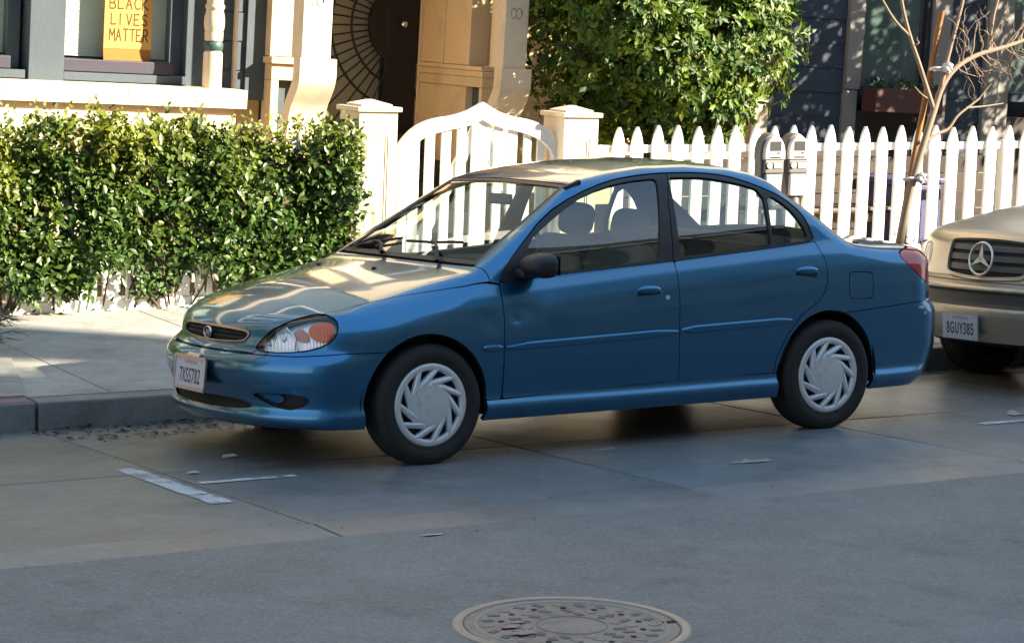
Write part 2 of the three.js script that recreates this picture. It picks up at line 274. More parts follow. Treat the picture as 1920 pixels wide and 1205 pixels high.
// the panels as signed regions, positive inside
const doorFront = pl([[0.2, 0.394], [0.552, 0.394], [0.674, 0.398], [0.761, 0.397], [0.834, 0.403], [0.95, 0.41]]), trunkEdge = pl([[2.6, 0.585], [2.8, 0.60], [2.95, 0.625], [3.1, 0.60], [3.3, 0.44], [3.5, 0.42]]);
const R = {
  head: ((p) => (x, y, z) => x > -0.3 ? -1 : p((x + z) * 0.7071, y))(poly([[-0.715, 0.537, 0.384], [-0.682, 0.594, 0.413], [-0.627, 0.653, 0.467], [-0.533, 0.697, 0.530], [-0.461, 0.714, 0.593], [-0.436, 0.692, 0.680], [-0.447, 0.646, 0.718], [-0.475, 0.592, 0.716], [-0.543, 0.551, 0.668], [-0.648, 0.534, 0.546]].map(([x, y, z]) => [(x + z) * 0.7071, y]), 1)),
  hood: (x, y, z) => Math.min(hoodEdge(x) - z, hoodRear(z) - x, y - 0.527, 0.5 - x),
  grille: ((p) => (x, y, z) => x > -0.4 ? -1 : p(z, y))(poly([[0, 0.632], [0.2, 0.630], [0.335, 0.622], [0.325, 0.588], [0.285, 0.566], [0, 0.556], [-0.285, 0.566], [-0.325, 0.588], [-0.335, 0.622], [-0.2, 0.630]], 2)),
  bumperF: (x, y) => Math.min(0.5391 - y - Math.max(0, 0.017 * clamp01((-0.42 - x) / 0.2)), -0.05 - x),
  bumperR: (x, y, z) => Math.min((x > 3.25 ? 0.641 : 0.600 + 0.0585 * (x - 2.547)) - y, x - 2.44),
  fender: (x, y, z) => Math.min(doorFront(y) - x, Math.max(z - hoodEdge(x), 0.50 - y - 0), Math.max(y - 0.5391 + 0.017 * clamp01((-0.42 - x) / 0.2), Math.min(x + 0.02, y - 0.283))),
  doorF: (x, y) => Math.min(pDoorF(x, y), gapX(y) - x),
  doorR: (x, y) => Math.min(pDoorR(x, y), x - gapX(y)),
  sill: (x, y) => Math.min(0.283 + 0.029 * clamp01((x - 0.4) / 0.8) - y, x - 0.1, 2.3 - x),
  dlo: (x, y, z) => pDLO(x, y),
  ws: (x, y, z) => Math.min(x - wsLow(z), wsTop(z) - x, wsSide(x) - z),
  cowl: (x, y, z) => Math.min(x - hoodRear(z), wsLow(z) - x, 0.64 - z),
  rw: (x, y, z) => y < 0.9 ? -1 : Math.min(x - rwTop(z), rwLow(z) - x, rwSide(x) - z),
  tail: ((p) => (x, y, z) => x < 2.85 ? -1 : p((x - z) * 0.7071, y))(poly([[2.925, 0.882, 0.735], [3.03, 0.912, 0.69], [3.24, 0.925, 0.52], [3.27, 0.90, 0.40], [3.27, 0.76, 0.42], [3.19, 0.70, 0.62], [3.10, 0.722, 0.715], [2.995, 0.812, 0.75]].map(([x, y, z]) => [(x - z) * 0.7071, y]), 1)),
  trunk: (x, y, z) => Math.min(x - rwLow(z) - 0.05, trunkEdge(x) - z, y - 0.645),
  roof: (x, y, z) => Math.min(x - wsTop(z) - 0.018, rwTop(z) - 0.018 - x, 0.495 - z),
  fuel: (x, y) => pFuel(x, y),
};
const neg = f => (x, y, z) => -f(x, y, z);
const inv = (...ks) => ks.map(k => [neg(R[k]), GAP]);
const archCut = [(x, y) => arch(x, y), 0];
const both = m => join(m, mirror(m));
// small dents on the near side's front door and fender
function dent(m, list) {
  const P = [...m.P], N = [...m.N];
  for (let i = 0; i < P.length; i += 3) {
    for (const [cx, cy, rx, ry, a] of list) {
      const u = (m.P[i] - cx) / rx, v = (m.P[i + 1] - cy) / ry, g = a * Math.exp(-u * u - v * v);
      P[i + 2] -= g; N[i] -= 2 * u / rx * g; N[i + 1] -= 2 * v / ry * g;
    }
    const l = Math.hypot(N[i], N[i + 1], N[i + 2]); for (let c = 0; c < 3; c++) N[i + c] /= l;
  }
  return { P, N, I: m.I };
}
const DENTS = [[0.47, 0.655, 0.035, 0.022, 0.008], [0.51, 0.70, 0.085, 0.04, 0.010], [0.31, 0.66, 0.055, 0.045, 0.009], [0.62, 0.70, 0.10, 0.03, -0.004]];

const car = thing('blue_sedan', 'blue four-door sedan with dented front door parked at the kerb', 'car');
car.quaternion.setFromRotationMatrix(new THREE.Matrix4().makeBasis(V(0.99853, -0.00242, -0.05419), V(0, 0.99901, -0.04453), V(0.05424, 0.04447, 0.99754)));
const side = (name, m, mat, parent = car) => { const a = mesh(name, geoOf(m), mat, parent); const b = mesh(name, geoOf(mirror(m)), mat, parent); return [a, b]; };

// painted panels
const pIntake = poly([[0, 0.312], [0.2, 0.312], [0.33, 0.308], [0.40, 0.290], [0.40, 0.272], [0.3, 0.262], [0, 0.258], [-0.3, 0.262], [-0.40, 0.272], [-0.40, 0.290], [-0.33, 0.308], [-0.2, 0.312]], 1);
const fogPoly = poly([[0.398, 0.345], [0.502, 0.348], [0.601, 0.353], [0.672, 0.340], [0.670, 0.309], [0.628, 0.284], [0.584, 0.272], [0.484, 0.299]], 1), pFog = (x, y, z) => x > -0.4 ? -1 : fogPoly(z, y);
mesh('hood', geoOf(both(rim(cuts(halfBody, [R.hood, GAP], ...inv('head', 'grille'))  , 0.012))), M.paint, car);
mesh('front_bumper', geoOf(both(rim(cuts(halfBody, [R.bumperF, GAP], archCut, [(x, y, z) => x > -0.4 ? 1 : -pIntake(z, y), 0], [(x, y, z) => -pFog(x, y, z), 0]), 0.014))), M.paint, car);
mesh('rear_bumper', geoOf(both(rim(cuts(halfBody, [R.bumperR, GAP], archCut), 0.014))), M.paint, car);
{
  const f = rim(cuts(halfBody, [R.fender, GAP], ...inv('head'), archCut), 0.012);
  mesh('front_fender', geoOf(dent(f, DENTS)), M.paint, car); mesh('front_fender', geoOf(mirror(f)), M.paint, car);
  const d = rim(cuts(halfBody, [R.doorF, GAP]), 0.014);
  const near = mesh('front_door', geoOf(dent(d, DENTS)), M.paint, car), far = mesh('front_door', geoOf(mirror(d)), M.paint, car);
  near.userData.label = 'blue front door with a shallow dent';
  const e = rim(cuts(halfBody, [R.doorR, GAP], archCut), 0.014);
  const [n2, f2] = side('rear_door', e, M.paint);
  car.near = [near, n2]; car.far = [far, f2];
}
const shellCuts = [...inv('hood', 'bumperF', 'bumperR', 'fender', 'doorF', 'doorR', 'sill', 'dlo', 'ws', 'cowl', 'rw', 'tail', 'trunk', 'roof', 'fuel', 'head'), archCut];
mesh('body_shell', geoOf(both(rim(cuts(halfBody, ...shellCuts), 0.014))), M.paint, car);
mesh('roof', geoOf(both(rim(cuts(halfBody, [R.roof, 0.0008]), 0.010))), M.paint, car);
mesh('trunk_lid', geoOf(both(rim(cuts(halfBody, [R.trunk, GAP], ...inv('tail')), 0.012))), M.paint, car);
side('sill', rim(cuts(halfBody, [R.sill, GAP], archCut), 0.014), M.paint);
side('fuel_door', rim(cuts(halfBody, [R.fuel, GAP]), 0.008), M.paint);
// dark inner shell that closes the panel gaps
mesh('inner_shell', geoOf(both(offset(cuts(halfBody, [neg(R.dlo), -0.012], [neg(R.ws), -0.012], [neg(R.rw), -0.012], [(x, y) => arch(x, y), -0.004], [neg(R.head), -0.01], [(x, y, z) => -pFog(x, y, z), -0.01]), -0.016))), M.seal, car);
// door frames, glass
{
  const fr = (name, extra, i) => { const m = rim(offset(cuts(halfBody, [R.dlo, 0.0015], [neg((x, y) => pGlassF(x, y)), 0], [neg((x, y) => pGlassR(x, y)), 0], [neg((x, y) => pQuarter(x, y)), 0], extra), -0.004), 0.02); mesh(name, geoOf(m), M.blackTrim, car.near[i]); mesh(name, geoOf(mirror(m)), M.blackTrim, car.far[i]); };
  fr('window_frame', [(x, y) => gapX(y) - x, 0.0025], 0); fr('window_frame', [(x, y) => x - gapX(y), 0.0025], 1);
  const gl = (name, f, i) => { const m = offset(cuts(halfBody, [f, -0.006]), -0.013); mesh(name, geoOf(m), M.glass, car.near[i]); mesh(name, geoOf(mirror(m)), M.glass, car.far[i]); };
  gl('window_glass', (x, y) => pGlassF(x, y), 0); gl('window_glass', (x, y) => pGlassR(x, y), 1); gl('quarter_glass', (x, y) => pQuarter(x, y), 1);
  const wsI = (x, y, z) => Math.min(x - wsLow(z) - 0.03, wsTop(z) - 0.030 - x, wsSide(x) - 0.026 - z), rwI = (x, y, z) => y < 0.9 ? -1 : Math.min(x - rwTop(z) - 0.02, rwLow(z) - 0.02 - x, rwSide(x) - 0.022 - z);
  const ws = mesh('windshield', geoOf(both(offset(cuts(halfBody, [wsI, -0.004]), -0.006))), M.glass, car);
  mesh('windshield_seal', geoOf(both(rim(offset(cuts(halfBody, [R.ws, 0.001], [neg(wsI), 0]), -0.003), 0.01))), M.blackTrim, ws);
  const rw = mesh('rear_window', geoOf(both(offset(cuts(halfBody, [rwI, -0.004]), -0.006))), M.glass, car);
  mesh('window_seal', geoOf(both(rim(offset(cuts(halfBody, [R.rw, 0.001], [neg(rwI), 0]), -0.003), 0.01))), M.blackTrim, rw);
  mesh('cowl_panel', geoOf(both(rim(offset(cuts(halfBody, [R.cowl, 0.002]), -0.012), 0.01))), M.plastic, car);
}
// surface finders for things mounted on the skin
const find = (f, a, b) => { let fa = f(a); for (let i = 0; i < 50; i++) { const m = (a + b) / 2; if ((f(m) < 0) === (fa < 0)) a = m; else b = m; } return (a + b) / 2; };
const sideZ = (x, y) => find(z => bodyF(x, y, z), 0.2, 1.0), topY = (x, z) => find(y => bodyF(x, y, z), 0.4, 1.5), frontX = (y, z) => find(x => bodyF(x, y, z), -1.0, -0.2);
// side mouldings
{
  const emboss = (m, f, h, w) => { // raise a panel with a rounded edge of width w
    const n = 5, parts = []; let rest = m; for (let k = 1; k <= n; k++) { const lv = w * k / n; parts.push(cut(rest, (x, y, z) => lv - f(x, y, z))); rest = cut(rest, (x, y, z) => f(x, y, z) - lv); } const r = join(...parts, rest);
    const H = (x, y) => { const t = clamp01(f(x, y) / w); return h * Math.sqrt(Math.max(0, 1 - (1 - t) * (1 - t))); }, e = 0.0006;
    for (let k = 0; k < r.P.length; k += 3) { const x = r.P[k], y = r.P[k + 1], N = [r.N[k], r.N[k + 1], r.N[k + 2]], d = H(x, y), gx = Math.max(-2, Math.min(2, (H(x + e, y) - H(x - e, y)) / (2 * e))), gy = Math.max(-2, Math.min(2, (H(x, y + e) - H(x, y - e)) / (2 * e))); const q = [N[0] - gx, N[1] - gy, N[2]], l = Math.hypot(...q); for (let c = 0; c < 3; c++) { r.P[k + c] += N[c] * d; r.N[k + c] = q[c] / l; } }
    return r; };
  const mo = (pts, i) => { const p = poly(pts, 1), m = offset(emboss(cut(halfBody, (x, y) => p(x, y)), (x, y) => p(x, y), 0.011, 0.013), -0.0005); mesh('side_moulding', geoOf(m), M.paint, i < 0 ? car : car.near[i]); mesh('side_moulding', geoOf(mirror(m)), M.paint, i < 0 ? car : car.far[i]); };
  mo([[0.262, 0.546], [0.386, 0.549], [0.386, 0.510], [0.285, 0.510]], -1);
  mo([[0.402, 0.549], [0.9, 0.562], [1.417, 0.575], [1.420, 0.536], [0.9, 0.521], [0.402, 0.510]], 0);
  mo([[1.432, 0.581], [1.8, 0.589], [2.160, 0.596], [2.130, 0.556], [1.8, 0.548], [1.434, 0.540]], 1);
}
{ // scuffs on the near side: chipped bumper corner, scrapes round the dent
  const chip = mat => (pts, par) => { const p = poly(pts, 1), m = offset(cut(halfBody, (x, y) => p(x, y)), 0.0006); if (m.I.length) mesh('paint_scuff', geoOf(dent(m, DENTS)), mat, par); };
  const pale = chip(std([0.42, 0.45, 0.48], 0.6));
  pale([[0.43, 0.6535], [0.46, 0.656], [0.53, 0.655], [0.50, 0.652], [0.45, 0.651]], car.near[0]); pale([[0.395 + 0.02, 0.534], [0.435, 0.536], [0.44, 0.529], [0.42, 0.527]], car.near[0]); pale([[0.565, 0.672], [0.59, 0.674], [0.585, 0.670]], car.near[0]);
  pale([[3.04, 0.603], [3.07, 0.612], [3.10, 0.607], [3.12, 0.598], [3.09, 0.590], [3.06, 0.594]], car); pale([[3.095, 0.575], [3.12, 0.58], [3.125, 0.562], [3.105, 0.558]], car);
}
// handles, key hole, mirrors
for (const s of [1, -1]) {
  [[1.245, 0.757, 0], [2.252, 0.815, 1]].forEach(([x, y, i]) => {
    const z = sideZ(x, y), door = (s > 0 ? car.near : car.far)[i];
    const pad = new THREE.SphereGeometry(1, 20, 12).scale(0.072, 0.021, 0.017); pad.translate(x, y + 0.012, s * (z + 0.004));
    const h = mesh('door_handle', pad, M.paint, door);
    const ring = new THREE.TorusGeometry(1, 0.07, 8, 28).scale(0.074, 0.036, 0.05).translate(x, y - 0.008, s * (z - 0.001));
    mesh('handle_cup', ring, M.paint, h);
    mesh('handle_recess', new THREE.CircleGeometry(1, 24).scale(0.07, 0.032, 1).rotateX(0).translate(x, y - 0.010, s * (z + 0.0025)), M.blackTrim, h);
    if (i === 0) mesh('key_hole', new THREE.CylinderGeometry(0.011, 0.011, 0.006, 16).rotateX(Math.PI / 2).translate(1.356, 0.727, s * (sideZ(1.356, 0.727) + 0.002)), M.silver, door);
  });
  // mirror: a streamlined housing on a foot
  const g = new THREE.SphereGeometry(1, 32, 20), p = g.attributes.position;
  for (let k = 0; k < p.count; k++) { let x = p.getX(k), y = p.getY(k), z = p.getZ(k); const sq = v => Math.sign(v) * Math.pow(Math.abs(v), 0.72); y = sq(y); z = sq(z); if (x > 0.35) x = 0.35 + (x - 0.35) * 0.12; y *= 1 - 0.18 * z * s * 0 - 0.16 * Math.max(0, -x); p.setXYZ(k, x * 0.100, y * 0.060, z * 0.102); }
  g.computeVertexNormals(); s > 0 ? g.rotateY(-0.12).translate(0.575, 0.915, 0.865) : g.rotateY(-1.25).translate(0.70, 0.915, -0.825); // the far one is folded in
  const m = mesh('side_mirror', g, M.plastic, car);
  mesh('mirror_foot', rbox(0.10, 0.045, 0.09, 0.018, 0.545, 0.872, s * 0.775), M.plastic, m);
  mesh('mirror_glass', s > 0 ? new THREE.PlaneGeometry(0.165, 0.09).rotateY(Math.PI / 2).translate(0.6235, 0.915, 0.865) : new THREE.PlaneGeometry(0.165, 0.09).translate(0.70, 0.915, -0.7705), M.chrome, m);
}
// lamps
{
  const pj = (pts, n = 1) => { const p = poly(pts.map(([x, y, z]) => [(x + z) * 0.7071, y]), n); return (x, y, z) => x > -0.3 ? -1 : p((x + z) * 0.7071, y); };
  const amberF = pj([[-0.52, 0.668, 0.58], [-0.48, 0.686, 0.63], [-0.452, 0.682, 0.672], [-0.462, 0.64, 0.705], [-0.49, 0.597, 0.702], [-0.53, 0.585, 0.665], [-0.55, 0.62, 0.615]]);
  const amberIn = pj([[-0.585, 0.655, 0.525], [-0.55, 0.675, 0.555], [-0.53, 0.63, 0.60], [-0.555, 0.578, 0.625], [-0.60, 0.585, 0.575], [-0.60, 0.62, 0.54]]);
  const mk = s => {
    const mm = s > 0 ? m => m : mirror;
    const lamp = mesh('headlight', geoOf(mm(offset(cuts(halfBody, [R.head, 0.003]), -0.002))), M.lamp, car);
    mesh('lamp_bucket', geoOf(mm(rim(offset(cuts(halfBody, [R.head, 0.002]), -0.034), -0.03))), M.bucket, lamp);
    mesh('turn_signal', geoOf(mm(rim(offset(cuts(halfBody, [amberF, 0]), -0.012), 0.02))), M.amber, lamp);
    mesh('inner_signal', geoOf(mm(rim(offset(cuts(halfBody, [amberIn, 0.006]), -0.026), 0.02))), M.amberPale, lamp);
    for (const [x, y, z, r] of [[-0.625, 0.592, 0.505, 0.052], [-0.672, 0.566, 0.438, 0.030]]) {
      const bowl = new THREE.LatheGeometry(Array.from({ length: 9 }, (_, i) => new THREE.Vector2(r * i / 8, r * 0.8 * (i / 8) ** 2 - r * 0.5)), 24).rotateZ(Math.PI / 2).rotateY(0.6).translate(x + 0.030, y, z - 0.018); if (s < 0) bowl.scale(1, 1, -1);
      mesh('reflector', bowl, M.chrome, lamp);
      const bulb = new THREE.SphereGeometry(r * 0.3, 14, 10).translate(x + 0.018, y, (z - 0.010)); if (s < 0) bulb.scale(1, 1, -1);
      mesh('bulb', bulb, M.silver, lamp);
    }
    const strip = tube([[-0.628, 0.645, 0.500], [-0.605, 0.60, 0.563], [-0.622, 0.548, 0.575]].map(([x, y, z]) => [frontX(y, z) + 0.020, y, z * s]), 0.006, 0.006, 8);
    mesh('lamp_divider', strip, M.chrome, lamp);
    const t = mesh('taillight', geoOf(mm(rim(cuts(halfBody, [R.tail, 0.0025]), 0.02))), M.redLamp, car);
  };
  mk(1); mk(-1);
}
// grille: bars, chrome surround, badge
{
  const gr = mesh('grille', geoOf(both(offset(cuts(halfBody, [R.grille, -0.004]), -0.030))), M.plastic, car);
  const fr = poly([[0, 0.632], [0.2, 0.630], [0.335, 0.622], [0.325, 0.588], [0.285, 0.566], [0, 0.556], [-0.285, 0.566], [-0.325, 0.588], [-0.335, 0.622], [-0.2, 0.630]], 2);
  const inner = (x, y, z) => fr(z, y) - 0.006 - 0.004 * clamp01((y - 0.59) / 0.03);
  mesh('grille_surround', geoOf(both(rim(offset(cuts(halfBody, [R.grille, 0], [neg(inner), 0]), 0.005), 0.03))), M.chromeDull, gr);
  for (const [y, w] of [[0.604, 0.30], [0.584, 0.285]]) mesh('grille_bar', tube(Array.from({ length: 13 }, (_, i) => { const z = (i / 6 - 1) * w; return [frontX(y, Math.abs(z)) + 0.010, y, z]; }), 0.0042, 0.0042, 8, 24), M.darkSteel, gr);
  const bx = frontX(0.592, 0) - 0.004;
  const badge = mesh('badge', new THREE.CylinderGeometry(1, 1, 0.010, 32).rotateZ(Math.PI / 2).scale(1, 0.026, 0.034).translate(bx, 0.594, 0), M.darkSteel, gr);
  mesh('badge_ring', new THREE.TorusGeometry(1, 0.13, 8, 32).rotateY(Math.PI / 2).scale(0.05, 0.026, 0.034).translate(bx - 0.005, 0.594, 0), M.chrome, badge);
  const k = 0.011; mesh('badge_mark', merge([[-0.013, 0.3], [0, 0.3], [0.013, 0.3]].map(([z, a]) => box(0.004, 0.026, 0.005).rotateX(a).translate(bx - 0.006, 0.594, z))), M.chrome, badge);
}
// bumper openings
{
  mesh('lower_intake', geoOf(both(offset(cuts(halfBody, [(x, y, z) => x > -0.4 ? -1 : pIntake(z, y), -0.006]), -0.022))), M.seal, car);
  for (const s of [1, -1]) {
    const m = offset(cuts(halfBody, [pFog, -0.008]), -0.030), mm = s > 0 ? m : mirror(m);
    const f = mesh('fog_recess', geoOf(mm), M.plastic, car);
    const q = poly([[0.40, 0.340], [0.50, 0.343], [0.575, 0.335], [0.56, 0.300], [0.50, 0.300]], 1), w = offset(cuts(halfBody, (x, y, z) => x > -0.4 ? -1 : q(z, y)), -0.018);
    mesh('recess_blade', geoOf(s > 0 ? rim(w, 0.01) : mirror(rim(w, 0.01))), M.paint, f);
  }
}
// number plates
function plateTex(text, w = 512, h = 256) {
  const c = document.createElement('canvas'); c.width = w; c.height = h; const g = c.getContext('2d');
  g.fillStyle = '#b9bdc4'; g.fillRect(0, 0, w, h);
  g.fillStyle = '#b0242c'; g.font = 'italic bold 44px serif'; g.textAlign = 'center'; g.textBaseline = 'middle'; g.fillText('California', w / 2, 34);
  g.fillStyle = '#20294f'; g.save(); g.translate(w / 2, 146); g.scale(0.74, 1.28); g.font = 'bold 128px sans-serif'; g.fillText(text, 0, 0); g.restore();
  g.fillStyle = '#6a6f78'; for (const [x, y] of [[70, 22], [442, 22], [70, 236], [442, 236]]) { g.beginPath(); g.arc(x, y, 8, 0, 7); g.fill(); }
  const t = new THREE.CanvasTexture(c); t.colorSpace = THREE.SRGBColorSpace; t.anisotropy = 8; return t;
}
const plateSilver = std([0.30, 0.31, 0.32], 0.5, { metalness: 0.4 });
function numberPlate(text, parent, w = 0.305, h = 0.152) { // faces -x, centred on the origin
  const g = new THREE.Group(); g.name = 'number_plate'; parent.add(g);
  mesh('plate', new THREE.PlaneGeometry(w, h).rotateY(-Math.PI / 2).translate(-0.0045, 0, 0), new THREE.MeshStandardMaterial({ map: plateTex(text), roughness: 0.45 }), g);
  mesh('plate_back', rbox(0.006, h + 0.006, w + 0.006, 0.002, 0, 0, 0), plateSilver, g);
  return g;
}
{
  const p = numberPlate('7XSS782', car); p.position.set(-0.846, 0.402, 0); p.rotation.z = -0.10;
  mesh('plate_frame', merge([box(0.012, 0.016, 0.322, -0.006, -0.070, 0), box(0.012, 0.012, 0.322, -0.004, 0.079, 0), box(0.010, 0.16, 0.009, -0.003, 0, 0.157), box(0.010, 0.16, 0.009, -0.003, 0, -0.157)]), M.chromeDull, p);
  mesh('plate_bracket', rbox(0.03, 0.05, 0.12, 0.01, 0.012, 0.075, 0.01), M.chrome, p);
}
// wipers, washer nozzles, lock pin
{
  const wp = (x0, z0, x1, z1) => { const pt = (x, z, o) => [x, topY(x, z) + o, z]; const w = new THREE.Group(); w.name = 'wiper'; car.add(w);
    mesh('wiper_arm', tube([pt(0.275, z0, 0.018), pt((0.30 + x1) / 2, (z0 + z1) / 2, 0.034), pt(x1, z1, 0.020)], 0.011, 0.006, 8), M.plastic, w);
    const n = 9, a = Array.from({ length: n }, (_, i) => { const t = i / (n - 1) - 0.5; const z = z1 + t * 0.44, x = x1 + 0.030 * Math.abs(t) + 0.05 * t; return pt(Math.max(x, wsLow(z) + 0.02), z, 0.010); });
    mesh('wiper_blade', tube(a, 0.007, 0.007, 6), M.plastic, w); };
  wp(0.27, 0.40, 0.395, 0.16); wp(0.27, -0.12, 0.365, -0.36);
  for (const z of [0.13, -0.42]) mesh('washer_nozzle', new THREE.SphereGeometry(0.014, 12, 8).scale(1, 0.5, 1).translate(0.082, topY(0.082, z) + 0.003, z), M.plastic, car);
  mesh('drip_clip', rbox(0.10, 0.022, 0.03, 0.008).rotateZ(0.36).translate(0.965, topY(0.965, 0.535) - 0.004, 0.545), M.plastic, car);
}
// wheels
M.cap = std([0.92, 0.93, 0.95], 0.38, { metalness: 0.35, map: tex(256, (u, v) => { const a = fbm(u, v, 7, 5, 505), b = fbm(u, v, 40, 3, 507); const k = 0.74 - 0.22 * clamp01((a - 0.45) * 2.2) - 0.10 * (b - 0.5); return [k, k * 0.985, k * 0.96]; }) });
const wheelProto = (() => {
  const w = new THREE.Group(); w.name = 'wheel';
  const prof = [[0.188, -0.016], [0.202, -0.005], [0.206, -0.0015], [0.209, -0.003], [0.222, 0.002], [0.225, 0.005], [0.249, 0.005], [0.252, 0.002], [0.262, -0.001], [0.277, -0.011], [0.2845, -0.028], [0.286, -0.045], [0.281, -0.047], [0.281, -0.055], [0.287, -0.057], [0.2875, -0.085], [0.282, -0.087], [0.282, -0.095], [0.2875, -0.097], [0.287, -0.125], [0.281, -0.127], [0.281, -0.135], [0.286, -0.137], [0.277, -0.165], [0.26, -0.176], [0.232, -0.18], [0.204, -0.172], [0.188, -0.16]].map(p => new THREE.Vector2(...p));
  const ty = new THREE.LatheGeometry(prof, 72).rotateX(Math.PI / 2), p = ty.attributes.position;
  for (let i = 0; i < p.count; i++) if (p.getY(i) < -0.2795) p.setY(i, -0.2795);
  ty.computeVertexNormals();
  mesh('tyre', ty, M.rubber, w);
  const cap = mesh('hubcap', new THREE.LatheGeometry([[0.160, -0.018], [0.164, -0.004], [0.171, 0.001], [0.185, 0.000], [0.1945, -0.004], [0.1975, -0.014]].map(q => new THREE.Vector2(...q)), 72).rotateX(Math.PI / 2), M.cap, w);
  mesh('cap_centre', new THREE.LatheGeometry([[0.0001, 0.006], [0.05, 0.0055], [0.09, 0.003], [0.106, -0.002], [0.114, -0.012], [0.116, -0.022]].map(q => new THREE.Vector2(...q)), 64).rotateX(Math.PI / 2), M.cap, cap);
  mesh('wheel_disc', new THREE.LatheGeometry([[0.0001, -0.05], [0.10, -0.045], [0.16, -0.03], [0.19, -0.022]].map(q => new THREE.Vector2(...q)), 48).rotateX(Math.PI / 2), M.darkSteel, w);
  const P = [], I = [], n = 6; // one slanted vane, thick at the root
  for (let i = 0; i <= n; i++) {
    const t = i / n, a = V(0.094, 0.030, 0).lerp(V(0.155, -0.092, 0), t), hw = 0.0165 - 0.004 * t, h = 0.001 + 0.005 * Math.sin(t * Math.PI), nx = 0.894, ny = 0.447;
    for (const [o, z] of [[-hw, -0.022], [-hw * 0.95, h - 0.010], [-hw * 0.55, h], [hw * 0.35, h - 0.003], [hw, h - 0.012], [hw, -0.022]]) P.push(a.x + nx * o, a.y + ny * o, z);
    if (i) for (let k = 0; k < 5; k++) { const q = i * 6 + k, e = q - 6; I.push(e, q, e + 1, q, q + 1, e + 1); }
  }
  let vg = new THREE.BufferGeometry(); vg.setAttribute('position', new THREE.Float32BufferAttribute(P, 3)); vg.setIndex(I); vg.computeVertexNormals();
  for (let k = 0; k < 11; k++) { const v = mesh('vane', vg, M.silver, cap); v.rotation.z = k / 11 * Math.PI * 2 + 1.2; }
  return w;
})();
for (const [x, s, rot] of [[0, 1, 0.1], [2.41, 1, 0.35], [0, -1, 0], [2.41, -1, 0]]) {
  const w = x === 0 && s === 1 ? wheelProto : wheelProto.clone(); car.add(w); w.position.set(x, 0.2795, s * 0.80); if (s < 0) w.rotation.y = Math.PI;
  const cap = w.children[1]; cap.rotation.z = rot;
}
// wheel housings, floor, axle, exhaust
{
  for (const x of [-0.022, 2.398]) for (const s of [1, -1]) mesh('wheel_housing', new THREE.CylinderGeometry(0.345, 0.345, 0.34, 40, 1, true, Math.PI * 0.5 - 1.75, 3.5).rotateX(Math.PI / 2).rotateZ(Math.PI / 2).translate(x, 0.285, s * 0.615), M.seal, car);
  mesh('underbody', merge([rbox(2.0, 0.10, 1.40, 0.03, 1.2, 0.25, 0), rbox(0.9, 0.16, 0.86, 0.04, 0.0, 0.28, 0), rbox(1.1, 0.16, 0.86, 0.04, 2.6, 0.30, 0), box(0.30, 0.1, 0.9, -0.48, 0.27, 0), box(0.5, 0.12, 1.0, 2.93, 0.30, 0)]), M.seal, car);
  mesh('axle', merge([new THREE.CylinderGeometry(0.03, 0.03, 1.3, 12).rotateX(Math.PI / 2).translate(2.41, 0.27, 0), new THREE.CylinderGeometry(0.025, 0.025, 1.3, 12).rotateX(Math.PI / 2).translate(0, 0.27, 0)]), M.darkSteel, car);
  mesh('exhaust', merge([new THREE.CylinderGeometry(0.022, 0.022, 2.6, 12).rotateZ(Math.PI / 2).translate(1.7, 0.185, -0.2), rbox(0.42, 0.13, 0.22, 0.05, 2.95, 0.25, -0.3)]), M.darkSteel, car);
}
